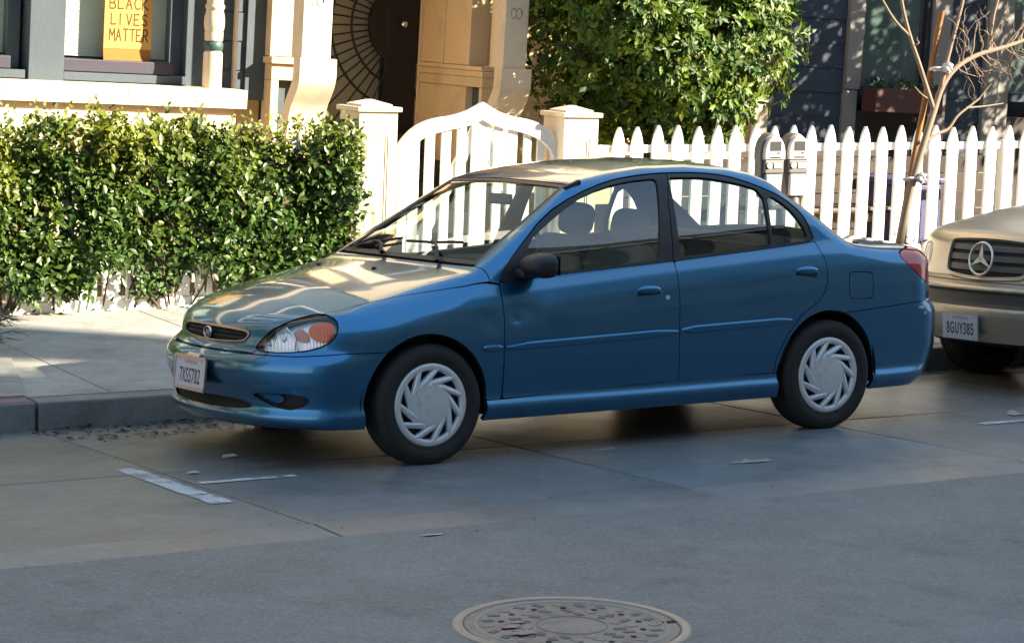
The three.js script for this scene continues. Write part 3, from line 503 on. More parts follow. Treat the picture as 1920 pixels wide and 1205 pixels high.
// cabin
{
  const cab = (n, g, m, p = car) => mesh(n, g, m, p);
  cab('cabin_floor', box(2.2, 0.03, 1.36, 1.45, 0.32, 0), M.interior);
  cab('dashboard', merge([rbox(0.42, 0.20, 1.34, 0.07, 0.47, 0.80, 0), rbox(0.22, 0.06, 0.42, 0.03, 0.56, 0.90, 0.36)]), M.dash);
  cab('steering_wheel', merge([new THREE.TorusGeometry(0.185, 0.016, 10, 36).rotateY(Math.PI / 2), box(0.02, 0.05, 0.34), box(0.03, 0.10, 0.10)]).rotateZ(-0.42).translate(0.76, 0.88, 0.36), M.plastic);
  cab('parcel_shelf', box(0.62, 0.03, 1.30, 2.42, 0.935, 0), M.interior);
  for (const s of [1, -1]) cab('door_card', box(1.75, 0.50, 0.03, 1.32, 0.60, s * 0.735), M.interior);
  cab('headliner', geoOf(both(offset(cuts(halfBody, [(x, y, z) => Math.min(x - wsTop(z) - 0.01, rwTop(z) - 0.01 - x, 0.53 - z), 0]), -0.035))), M.cloth);
  for (const [z, dx] of [[0.36, 0], [-0.36, 0.17]]) { // front seats
    const s = new THREE.Group(); s.name = 'seat'; s.position.x = dx; car.add(s);
    cab('seat_cushion', rbox(0.52, 0.16, 0.50, 0.06, 1.02, 0.52, z), M.cloth, s);
    cab('seat_back', rbox(0.13, 0.52, 0.48, 0.06, 0, 0.26, 0).rotateZ(-0.26).translate(1.28, 0.47, z), M.cloth, s);
    const hr = new THREE.SphereGeometry(1, 24, 16), p = hr.attributes.position; for (let k = 0; k < p.count; k++) { const q = v => Math.sign(v) * Math.pow(Math.abs(v), 0.62); p.setXYZ(k, q(p.getX(k)) * 0.055, q(p.getY(k)) * 0.088, q(p.getZ(k)) * 0.128); } hr.computeVertexNormals();
    cab('head_restraint', hr.rotateZ(-0.2).translate(1.452, 1.055, z), M.cloth, s);
    cab('restraint_post', merge([-0.05, 0.05].map(o => new THREE.CylinderGeometry(0.006, 0.006, 0.14, 8).translate(1.445, 0.99, z + o))), M.darkSteel, s);
  }
  const rs = new THREE.Group(); rs.name = 'rear_seat'; car.add(rs);
  cab('seat_cushion', rbox(0.5, 0.18, 1.26, 0.06, 1.90, 0.55, 0), M.cloth, rs);
  cab('seat_back', rbox(0.14, 0.52, 1.26, 0.06, 0, 0.26, 0).rotateZ(-0.36).translate(2.10, 0.50, 0), M.cloth, rs);
  cab('rear_mirror', rbox(0.03, 0.055, 0.20, 0.012, 0.90, 1.19, 0), M.plastic);
}
car.near = car.far = undefined; delete car.near; delete car.far;
console.log('car done');
// ------------------------------------------------------------------ street: asphalt, concrete parking lane, kerb, sidewalk
const SL = 0.04458, ROAD_Y = 0.0936, KERB_Z = -1.188, KERB_Y = 0.0948, FENCE_Z = -4.1;
const laneY = z => SL * z, walkY = z => KERB_Y + 0.02 * (KERB_Z - z);
const T = {};
T.asphalt = tex(1024, (u, v) => {
  const f = noise(u * 340, v * 340, 340, 5), g = noise(u * 190 + 7, v * 190, 190, 8), a = fbm(u, v, 5, 5, 21), b = fbm(u, v, 18, 4, 31);
  let k = 0.72 + 0.24 * (f - 0.5) + 0.20 * (g - 0.5) + 0.26 * (a - 0.5) + 0.20 * (b - 0.5);
  if (f > 0.90) k += 0.24; if (g > 0.93) k -= 0.26; k -= 0.16 * clamp01((fbm(u, v, 11, 4, 37) - 0.58) * 4);
  return [0.232 * k, 0.230 * k, 0.222 * k];
});
T.asphaltBump = tex(512, (u, v) => 0.5 + 0.6 * (noise(u * 170, v * 170, 170, 5) - 0.5) + 0.3 * (noise(u * 90, v * 90, 90, 6) - 0.5), false);
T.concrete = tex(1024, (u, v) => {
  const a = fbm(u, v, 4, 6, 41), b = fbm(u, v, 26, 4, 52), f = noise(u * 300, v * 300, 300, 9), s = fbm(u, v, 9, 4, 63), sp = noise(u * 120, v * 120, 120, 71);
  let k = 0.80 + 0.40 * (a - 0.5) + 0.28 * (b - 0.5) + 0.20 * (f - 0.5); if (sp > 0.955) k -= 0.22;
  const c = mix([0.30, 0.298, 0.288], [0.235, 0.212, 0.18], clamp01((s - 0.56) * 3.2));
  return c.map(x => x * k);
});
T.fine = tex(512, (u, v) => 0.5 + 0.5 * (noise(u * 200, v * 200, 200, 15) - 0.5) + 0.5 * (fbm(u, v, 30, 3, 16) - 0.5), false);
T.laneRough = tex(512, (u, v) => 0.32 + 0.24 * fbm(u, v, 6, 5, 81) + 0.08 * (noise(u * 150, v * 150, 150, 82) - 0.5), false);
M.asphalt = new THREE.MeshStandardMaterial({ map: T.asphalt, bumpMap: T.asphaltBump, bumpScale: 0.003, roughness: 0.66 });
M.lane = new THREE.MeshStandardMaterial({ map: T.concrete, bumpMap: T.fine, bumpScale: 0.0008, roughness: 1, roughnessMap: T.laneRough, color: lin(0.66, 0.68, 0.70) });
M.lane2 = M.lane.clone(); M.lane2.color = lin(0.70, 0.72, 0.74); M.lane3 = M.lane.clone(); M.lane3.color = lin(0.63, 0.65, 0.67);
M.dirty = M.lane.clone(); M.dirty.color = lin(0.71, 0.70, 0.675); M.dirty2 = M.lane.clone(); M.dirty2.color = lin(0.675, 0.665, 0.645); // leaf-stained inner slabs along the gutter
M.walk = new THREE.MeshStandardMaterial({ map: T.concrete, bumpMap: T.fine, bumpScale: 0.0015, roughness: 0.8, color: lin(1.34, 1.32, 1.25) });
M.walk2 = M.walk.clone(); M.walk2.color = lin(1.26, 1.24, 1.19);
M.kerb = new THREE.MeshStandardMaterial({ map: T.concrete, bumpMap: T.fine, bumpScale: 0.003, roughness: 0.85, color: lin(0.82, 0.82, 0.81) });

{
  const g = structure('ground'); mesh('earth', new THREE.PlaneGeometry(500, 500).rotateX(-Math.PI / 2).translate(0, -0.45, 0), std([0.12, 0.11, 0.09], 0.95), g);
  const road = structure('road'), edge = []; // the asphalt's edge along the gutter is ragged
  for (let x = -9; x <= 16; x += 0.035) edge.push([x, -(2.312 - 0.045 * fbm(x * 0.11 + 0.4, 0.3, 16, 4, 77) - 0.008 * rnd())]);
  mesh('asphalt', metreUV(extrude(shapeOf([[-70, -2.3], ...edge, [90, -2.3], [90, -11.7], [-70, -11.7]]), 0.3).rotateX(-Math.PI / 2).translate(0, ROAD_Y - 0.2985, 0), 0.42), M.asphalt, road);
  // far side of the street
  const fw = structure('far_sidewalk'); mesh('paving', metreUV(box(160, 0.3, 4.6, 10, ROAD_Y - 0.02, 14.0), 0.35), M.walk, fw);
}
{ // concrete parking lane: slabs with real joints
  const lane = structure('parking_lane'), zj = 0.43, jx = -1.154, step = 1.85, th = -Math.atan(SL);
  for (let k = -3; k < 9; k++) [[KERB_Z - 0.05, zj], [zj, 2.0]].forEach(([a, b], i) => {
    const x0 = jx + k * step + 0.005, x1 = jx + (k + 1) * step - 0.005, w = x1 - x0, d = b - a - 0.009;
    const gm = metreUV(rbox(w, 0.16, d, 0.006, (x0 + x1) / 2, -0.08, (a + b) / 2, 1), 0.42, i * 0.37, k * 0.23);
    const m = mesh('slab', gm, (i ? [M.lane, M.lane2, M.lane3] : [M.dirty, M.dirty2, M.dirty])[(k * 2 + i * 5 + 30) % 3], lane); m.rotation.x = th; m.position.y = (rnd() - 0.5) * 0.002;
  });
  for (let k = -2; k < 5; k++) { // gutter strip between lane and asphalt
    const x0 = jx + k * step * 2 + 0.005, x1 = x0 + step * 2 - 0.01;
    mesh('gutter_slab', metreUV(rbox(x1 - x0, 0.16, 0.34, 0.006, (x0 + x1) / 2, ROAD_Y - 0.0815, 2.174, 1), 0.42, k * 0.41, 0.3), k % 2 ? M.lane2 : M.lane, lane).rotation.x = 0;
  }
  mesh('joint_filler', metreUV(box(24, 0.1, 3.3, 8, -0.075, 0.42).rotateX(th), 0.4), std([0.035, 0.032, 0.028], 0.95), lane);
}
{ // kerb stones and sidewalk
  const kerb = structure('kerb');
  for (let k = -2; k < 6; k++) {
    const x0 = -1.154 + k * 2.45, x1 = x0 + 2.45 - 0.014;
    const m = mesh('kerb_stone', metreUV(rbox(x1 - x0, 0.30, 0.16, 0.014, (x0 + x1) / 2, KERB_Y - 0.15, KERB_Z - 0.08), 0.5, k * 0.31), M.kerb, kerb);
    if (k < 0) mesh('red_paint', rbox(x1 - x0 - 0.02, 0.012, 0.13, 0.005, (x0 + x1) / 2, KERB_Y - 0.001, KERB_Z - 0.082), std([0.24, 0.15, 0.14], 0.85), m);
  }
  mesh('kerb_bed', box(20, 0.28, 0.15, 6, KERB_Y - 0.17, KERB_Z - 0.085), std([0.03, 0.03, 0.03], 0.95), kerb);
  const walk = structure('sidewalk'), th = Math.atan(0.02), zs = [KERB_Z - 0.16, -2.35, -3.3, FENCE_Z - 0.1], xs = [-4.6, -3.4, -2.2, -1.16, -0.70, 0.53, 1.72, 2.92, 4.1, 5.3, 6.5, 7.7, 8.9, 10.1, 11.3];
  for (let i = 0; i < xs.length - 1; i++) for (let j = 0; j < 3; j++) {
    const x0 = xs[i] + 0.003, x1 = xs[i + 1] - 0.003, a = zs[j + 1] + 0.003, b = zs[j] - 0.003;
    const m = mesh('slab', metreUV(rbox(x1 - x0, 0.12, b - a, 0.004, (x0 + x1) / 2, -0.06, (a + b) / 2 - KERB_Z, 1), 0.5, i * 0.17, j * 0.29), (i + j) % 2 ? M.walk : M.walk2, walk); m.rotation.x = th; m.position.set(0, KERB_Y, KERB_Z);
  }
  mesh('joint_filler', box(17, 0.1, 2.78, 3.4, -0.065, -1.56).rotateX(th).translate(0, KERB_Y, KERB_Z), std([0.05, 0.047, 0.04], 0.95), walk);
  // bluish grey ramp flare at the kerb
  const fl = shapeOf([[-1.9, 1.342], [-1.184, 1.342], [-1.02, 1.85], [-0.865, 2.44], [-0.93, 2.52], [-1.9, 2.52]]);
  const gm = metreUV(extrude(fl, 0.02, 0.003).rotateX(-Math.PI / 2), 0.6); const m = mesh('ramp_flare', gm, M.walk2, walk);
  m.rotation.x = th; m.position.set(0, walkY(0) - 0.008, 0);
}
{ // worn white parking marks
  const paintT = tex(256, (u, v) => { const a = fbm(u, v, 10, 5, 91), b = fbm(u, v, 40, 3, 95); return mix([0.50, 0.51, 0.52], [0.26, 0.26, 0.25], clamp01((a - 0.47) * 5 + (b - 0.5) * 3)); });
  const holes = tex(256, (u, v) => clamp01(0.95 - 2.6 * clamp01(fbm(u, v, 14, 5, 97) - 0.5) - 1.2 * clamp01(noise(u * 110, v * 110, 110, 98) - 0.62)), false), pm = new THREE.MeshStandardMaterial({ map: paintT, roughness: 0.7, alphaMap: holes, alphaTest: 0.30 });
  function mark(x0, x1, z0, z1, jag = 0.012) {
    const pts = [], n = 16, e = (a, b, t) => a + (b - a) * t;
    for (let i = 0; i < n; i++) pts.push([e(x0, x1, i / n), z0 + rr(-jag, jag) * 0.5]); for (let i = 0; i < n; i++) pts.push([x1 + rr(-jag, jag) * 0.5, e(z0, z1, i / n)]);
    for (let i = 0; i < n; i++) pts.push([e(x1, x0, i / n), z1 + rr(-jag, jag) * 0.5]); for (let i = 0; i < n; i++) pts.push([x0 + rr(-jag, jag) * 0.5, e(z1, z0, i / n)]);
    const g = metreUV(extrude(shapeOf(pts.map(([x, z]) => [x, -z])), 0.001, 0).rotateX(-Math.PI / 2), 1.1); g.rotateX(-Math.atan(SL)); g.translate(0, 0.0022, 0); return g;
  }
  const t1 = thing('parking_mark', 'worn white T-shaped parking mark ahead of the blue sedan', 'road marking', [0, 0, 0], 'white parking marks on the lane');
  mesh('cross_bar', mark(-1.315, -1.212, 0.245, 1.36), pm, t1); mesh('stem', mark(-1.13, -0.66, 0.775, 0.83, 0.008), pm, t1);
  const t2 = thing('parking_mark', 'short white painted line beside the rear bumper of the blue sedan', 'road marking', [0, 0, 0], 'white parking marks on the lane');
  mesh('stem', mark(3.27, 4.2, 0.875, 0.945, 0.008), pm, t2);
  const t3 = thing('parking_mark', 'tiny white paint remnant on the lane beside the front door', 'road marking', [0, 0, 0], 'white parking marks on the lane');
  mesh('stem', mark(0.93, 1.09, 0.735, 0.775, 0.012), pm, t3);
}
{ // round manhole cover
  const mh = thing('manhole_cover', 'round iron manhole cover with a pale rim set in the asphalt', 'manhole cover', [-1.082, ROAD_Y, 3.883]);
  const rust = tex(512, (u, v) => { const a = fbm(u, v, 7, 5, 111), b = fbm(u, v, 30, 4, 117), r = Math.hypot(u - 0.5, v - 0.5); return mix(mix([0.20, 0.185, 0.17], [0.13, 0.125, 0.12], clamp01((a - 0.35) * 2.5)), [0.30, 0.24, 0.20], clamp01((b - 0.52) * 3) * 0.6); });
  const iron = new THREE.MeshStandardMaterial({ map: rust, roughness: 0.55, metalness: 0.25 }), rimM = new THREE.MeshStandardMaterial({ map: rust, roughness: 0.5, metalness: 0.3, color: lin(1.7, 1.6, 1.45) }), dark = std([0.125, 0.112, 0.10], 0.7, { metalness: 0.2 });
  mesh('rim', new THREE.LatheGeometry([[0.372, -0.02], [0.374, 0.004], [0.380, 0.008], [0.406, 0.008], [0.414, 0.004], [0.416, -0.02]].map(p => new THREE.Vector2(...p)), 96), rimM, mh);
  const lid = mesh('lid', metreUV(new THREE.CylinderGeometry(0.369, 0.369, 0.03, 96).translate(0, -0.011, 0), 1.2), iron, mh);
  const annul = (a, b, h) => new THREE.LatheGeometry([[a, 0], [a + 0.004, h], [b - 0.004, h], [b, 0]].map(p => new THREE.Vector2(p[0], p[1] + 0.003)), 80);
  mesh('raised_ring', annul(0.325, 0.338, 0.005), rimM, lid); mesh('raised_ring', annul(0.118, 0.126, 0.004), iron, lid);
  for (let k = 0; k < 14; k++) { const a = k / 14 * Math.PI * 2 + 0.2; mesh('vent_hole', new THREE.CylinderGeometry(0.011, 0.011, 0.003, 16).translate(Math.cos(a) * 0.245, 0.0045, Math.sin(a) * 0.245), M.seal, lid); }
  mesh('pick_hole', rbox(0.05, 0.004, 0.024, 0.0019, 0.335, 0.005, 0.10), M.seal, lid);
  for (const [r, n] of [[0.165, 12], [0.205, 16], [0.29, 24]]) for (let k = 0; k < n; k++) { const a = (k + 0.5) / n * Math.PI * 2 + r * 9; mesh('tread_pad', rbox(0.042, 0.004, 0.028, 0.0019, 0, 0.0042, 0, 1).rotateY(-a + 0.6).translate(Math.cos(a) * r, 0, Math.sin(a) * r), k % 3 ? dark : iron, lid); }
  for (const [x, z, s] of [[-0.21, 0.03, 1], [-0.20, -0.06, 0.8], [-0.16, -0.10, 0.6]]) { const pts = Array.from({ length: 18 }, (_, i) => { const a = i / 18 * 6.283, r = s * (0.028 + rr(-0.009, 0.009)); return [Math.cos(a) * r * 1.7, Math.sin(a) * r]; }); mesh('pink_paint_blot', extrude(shapeOf(pts), 0.001).rotateX(-Math.PI / 2).translate(x, 0.0092, z), std([0.42, 0.24, 0.22], 0.8), lid); }
}
// ------------------------------------------------------------------ fences, gate, pillars
M.white = new THREE.MeshStandardMaterial({ map: tex(512, (u, v) => { const a = fbm(u, v, 6, 5, 131), g = noise(u * 14, v * 160, 160, 5); const k = 1 - 0.16 * clamp01((a - 0.5) * 3) - 0.05 * g; return [0.80 * k, 0.79 * k, 0.75 * k]; }), bumpMap: tex(256, (u, v) => 0.5 + 0.4 * (noise(u * 90, v * 8, 90, 4) - 0.5) + 0.3 * (fbm(u, v, 20, 3, 7) - 0.5), false), bumpScale: 0.0012, roughness: 0.55 });
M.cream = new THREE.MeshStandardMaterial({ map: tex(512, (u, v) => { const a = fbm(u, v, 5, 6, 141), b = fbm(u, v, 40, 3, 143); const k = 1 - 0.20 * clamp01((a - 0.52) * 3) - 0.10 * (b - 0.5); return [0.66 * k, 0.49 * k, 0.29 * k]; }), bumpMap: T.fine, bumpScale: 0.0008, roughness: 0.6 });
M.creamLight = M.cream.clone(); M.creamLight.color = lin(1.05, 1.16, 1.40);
const picketGeo = (w, h, d, tip) => { const s = new THREE.Shape(); s.moveTo(-w / 2, 0); s.lineTo(w / 2, 0); s.lineTo(w / 2, h - tip); s.quadraticCurveTo(w / 2 * 0.74, h - tip * 0.38, 0.003, h - 0.002); s.lineTo(-0.004, h - 0.002); s.quadraticCurveTo(-w / 2 * 0.74, h - tip * 0.38, -w / 2, h - tip); s.closePath(); return metreUV(extrude(s, d, 0.003, 6).translate(0, 0, -d / 2), 1); };
{ // fence right of the gate
  const f = thing('picket_fence', 'white picket fence with pointed tops right of the garden gate', 'fence', [0, 0, 0], 'white picket fences');
  const xs = [4.134, 4.298, 4.461, 4.631, 4.798, 4.964, 5.130, 5.306, 5.47, 5.64, 5.811, 5.982, 6.142, 6.308, 6.476, 6.642, 6.805, 6.980, 7.146, 7.334, 7.519, 7.700, 7.866, 8.03, 8.2, 8.36, 8.53, 8.7, 8.86], pg = picketGeo(0.090, 1.125, 0.02, 0.135);
  xs.forEach((x, i) => { const p = mesh('picket', pg, M.white, f); p.position.set(x, 0.16 + rr(-0.009, 0.009) + 0.012 * (1 - i / 14), FENCE_Z + 0.03); p.rotation.z = -0.012 + rr(-0.011, 0.011); p.rotation.y = rr(-0.03, 0.03); });
  const rail = (y, n) => mesh('rail', metreUV(cbox(3.9, 9, y - 0.027, y + 0.027, FENCE_Z - 0.03, FENCE_Z + 0.017), 1), M.white, f);
  rail(1.135); rail(0.36);
  for (const x of [5.735, 7.79]) { mesh('fence_post', metreUV(cbox(x - 0.05, x + 0.05, 0.12, 1.165, FENCE_Z - 0.13, FENCE_Z - 0.032), 1), M.white, f); }
  mesh('base_board', metreUV(cbox(3.9, 9, 0.15, 0.24, FENCE_Z - 0.06, FENCE_Z + 0.01), 1), M.white, f);
}
{ // low fence under the climbing hedge, left of the gate
  const f = thing('picket_fence', 'white picket fence overgrown by the leafy hedge', 'fence', [0, 0, 0], 'white picket fences');
  const pg = picketGeo(0.11, 1.02, 0.02, 0.1);
  for (let x = -2.0; x < 2.0; x += 0.158) { const p = mesh('picket', pg, M.white, f); p.position.set(x, 0.215, FENCE_Z + 0.03); p.rotation.z = -0.012 + rr(-0.008, 0.008); }
  for (const y of [0.40, 1.05]) mesh('rail', metreUV(cbox(-2.1, 2.02, y - 0.03, y + 0.03, FENCE_Z - 0.03, FENCE_Z + 0.017), 1), M.white, f);
  mesh('base_beam', metreUV(cbox(-2.1, 2.02, 0.10, 0.225, FENCE_Z - 0.10, FENCE_Z + 0.055, 0.008), 1), M.white, f);
}
function pillar(x0, x1, top, label) {
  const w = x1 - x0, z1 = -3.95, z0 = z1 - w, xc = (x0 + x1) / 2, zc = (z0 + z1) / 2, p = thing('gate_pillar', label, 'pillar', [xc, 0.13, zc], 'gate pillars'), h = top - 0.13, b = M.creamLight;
  p.rotation.z = -0.014;
  mesh('core', metreUV(cbox(-w / 2 + 0.012, w / 2 - 0.012, 0, h - 0.07, -w / 2 + 0.012, w / 2 - 0.012), 1), b, p);
  for (let f = 0; f < 4; f++) { // each face: stiles and rails round a sunk panel, moulding inside
    const g = new THREE.Group(); g.name = 'face'; g.rotation.y = f * Math.PI / 2; p.add(g);
    const z = w / 2 - 0.012, iw = w / 2 - 0.066;
    mesh('stile', metreUV(cbox(-w / 2, -iw, 0, h - 0.07, z, z + 0.012, 0.002), 1), b, g); mesh('stile', metreUV(cbox(iw, w / 2 - 0.0125, 0, h - 0.07, z, z + 0.012, 0.002), 1), b, g);
    mesh('top_rail', metreUV(cbox(-iw, iw, h - 0.225, h - 0.07, z, z + 0.0115, 0.002), 1), b, g); mesh('bottom_rail', metreUV(cbox(-iw, iw, 0, 0.16, z, z + 0.0115, 0.002), 1), b, g);
    const mo = (a0, a1, b0, b1) => metreUV(cbox(a0, a1, b0, b1, z, z + 0.006, 0.002), 1), t = 0.016;
    mesh('moulding', mo(-iw, -iw + t, 0.16, h - 0.225), b, g); mesh('moulding', mo(iw - t, iw, 0.16, h - 0.225), b, g); mesh('moulding', mo(-iw + t, iw - t, h - 0.225 - t, h - 0.225), b, g); mesh('moulding', mo(-iw + t, iw - t, 0.16, 0.16 + t), b, g);
  }
  const cap = mesh('cap', metreUV(cbox(-w / 2 - 0.022, w / 2 + 0.022, h - 0.07, h - 0.038, -w / 2 - 0.022, w / 2 + 0.022, 0.005), 1), b, p);
  mesh('cap_top', metreUV(new THREE.CylinderGeometry(0.02, (w / 2 - 0.03) * Math.SQRT2, 0.03, 4, 1).rotateY(Math.PI / 4).translate(0, h - 0.008, 0), 1), b, cap);
  mesh('cap_step', metreUV(cbox(-w / 2 + 0.028, w / 2 - 0.028, h - 0.038, h - 0.022, -w / 2 + 0.028, w / 2 - 0.028, 0.003), 1), b, cap);
}
pillar(2.029, 2.313, 1.478, 'cream square gate pillar between the hedge and the garden gate');
pillar(3.606, 3.883, 1.436, 'cream square gate pillar between the garden gate and the picket fence');
{ // garden gate with an ogee top rail
  const g = thing('garden_gate', 'white wooden garden gate with a pointed curved top', 'gate', [3.025, 0, FENCE_Z]);
  g.rotation.z = -0.014;
  const half = [[0, 1.462], [0.06, 1.428], [0.14, 1.392], [0.24, 1.366], [0.35, 1.349], [0.45, 1.320], [0.53, 1.277], [0.595, 1.216], [0.632, 1.165]];
  const lower = [[0, 1.352], [0.06, 1.323], [0.15, 1.298], [0.25, 1.279], [0.35, 1.257], [0.44, 1.226], [0.51, 1.182], [0.552, 1.138], [0.570, 1.10]];
  const spl = p => new THREE.CatmullRomCurve3(p.map(([x, y]) => V(x, y, 0))).getPoints(28).map(v => [v.x, v.y]);
  const U = spl(half), L = spl(lower);
  for (const s of [-1, 1]) mesh('top_rail', metreUV(extrude(shapeOf([...U, [0.632, 0.2], [0.570, 0.2], ...L.slice().reverse()].map(([x, y]) => [s * (x + 0.0008), y])), 0.038, 0.004).translate(0, 0, -0.005), 1), M.white, g);
  const yTop = x => { x = Math.abs(x); let k = 0; while (k < L.length - 2 && L[k + 1][0] < x) k++; const [a, b] = L[k], [c, d] = L[k + 1]; return b + (d - b) * (x - a) / (c - a); };
  for (const [a, b] of [[-0.539, -0.465], [-0.416, -0.351], [-0.292, -0.227], [-0.173, -0.108], [-0.059, 0.060], [0.114, 0.178], [0.227, 0.293], [0.351, 0.405], [0.460, 0.516]]) {
    const n = b - a > 0.12 ? 2 : 1; for (let k = 0; k < n; k++) { const x0 = a + (b - a) * k / n, x1 = a + (b - a) * (k + 1) / n - (n > 1 ? 0.002 : 0); mesh('picket', metreUV(extrude(shapeOf([[x0, 0.22], [x1, 0.22], [x1, yTop(x1) + 0.02], [x0, yTop(x0) + 0.02]]), 0.016, 0.002).translate(0, 0, -0.012), 1), M.white, g); }
  }
  for (const s of [-1, 1]) mesh('brace', metreUV(cbox(-0.66, 0.66, -0.04, 0.04, -0.045, -0.015).rotateZ(s > 0 ? 1.08 : -1.08).translate(s > 0 ? -0.30 : 0.30, 0.75, 0), 1), M.white, g);
  mesh('cross_rail', metreUV(cbox(-0.57, 0.57, 0.30, 0.38, -0.045, -0.015), 1), M.white, g);
}
{ // yard earth behind the fences
  const y = structure('yard'); mesh('soil', metreUV(box(30, 0.4, 9, 8, -0.03, FENCE_Z - 4.62), 0.5), new THREE.MeshStandardMaterial({ map: tex(256, (u, v) => { const a = fbm(u, v, 12, 5, 151); return mix([0.10, 0.075, 0.05], [0.045, 0.035, 0.025], a); }), roughness: 0.95 }), y);
}
// ------------------------------------------------------------------ foliage
function leafGeo(l, w, fold = 0.25, droop = 0.2) { // six-sided folded leaf lying along +y, facing +z
  const P = [0, 0, 0, w * 0.42, l * 0.28, fold * w * 0.4, w * 0.5, l * 0.55, fold * w * 0.45 - droop * l * 0.1, 0, l, -droop * l * 0.35, -w * 0.5, l * 0.55, fold * w * 0.45 - droop * l * 0.1, -w * 0.42, l * 0.28, fold * w * 0.4, 0, l * 0.5, -droop * l * 0.08];
  const g = new THREE.BufferGeometry(); g.setAttribute('position', new THREE.Float32BufferAttribute(P, 3)); g.setIndex([0, 1, 6, 1, 2, 6, 2, 3, 6, 3, 4, 6, 4, 5, 6, 5, 0, 6]); g.computeVertexNormals(); g.setAttribute('uv', new THREE.Float32BufferAttribute(new Float32Array(14), 2)); return g;
}
const leafMat = (rough, tr, spec = 1) => new THREE.MeshPhysicalMaterial({ color: lin(1, 1, 1), roughness: rough, specularIntensity: spec, transmission: tr, thickness: 0, side: THREE.DoubleSide });
const Q = new THREE.Quaternion(), Z1 = V(0, 0, 1), X1 = V(1, 0, 0);
class Leaves { // collects leaf placements, then one InstancedMesh
  constructor() { this.m = []; this.c = []; }
  add(p, dir, up, s, col) { // dir: where the tip points, up: face normal hint
    const y = dir.clone().normalize(), x = y.clone().cross(up).normalize(); if (x.lengthSq() < 0.1) x.set(1, 0, 0); const z = x.clone().cross(y).normalize();
    this.m.push(new THREE.Matrix4().makeBasis(x, y, z).scale(V(s, s, s)).setPosition(p)); this.c.push(lin(...col));
  }
  build(name, geo, mat, parent) { const im = shade(new THREE.InstancedMesh(geo, mat, this.m.length)); this.m.forEach((m, i) => { im.setMatrixAt(i, m); im.setColorAt(i, this.c[i]); }); im.name = name; im.userData.kind = 'stuff'; parent.add(im); return im; }
}
const rdir = () => { const z = rr(-1, 1), a = rr(0, 6.2832), r = Math.sqrt(1 - z * z); return V(r * Math.cos(a), z, r * Math.sin(a)); };
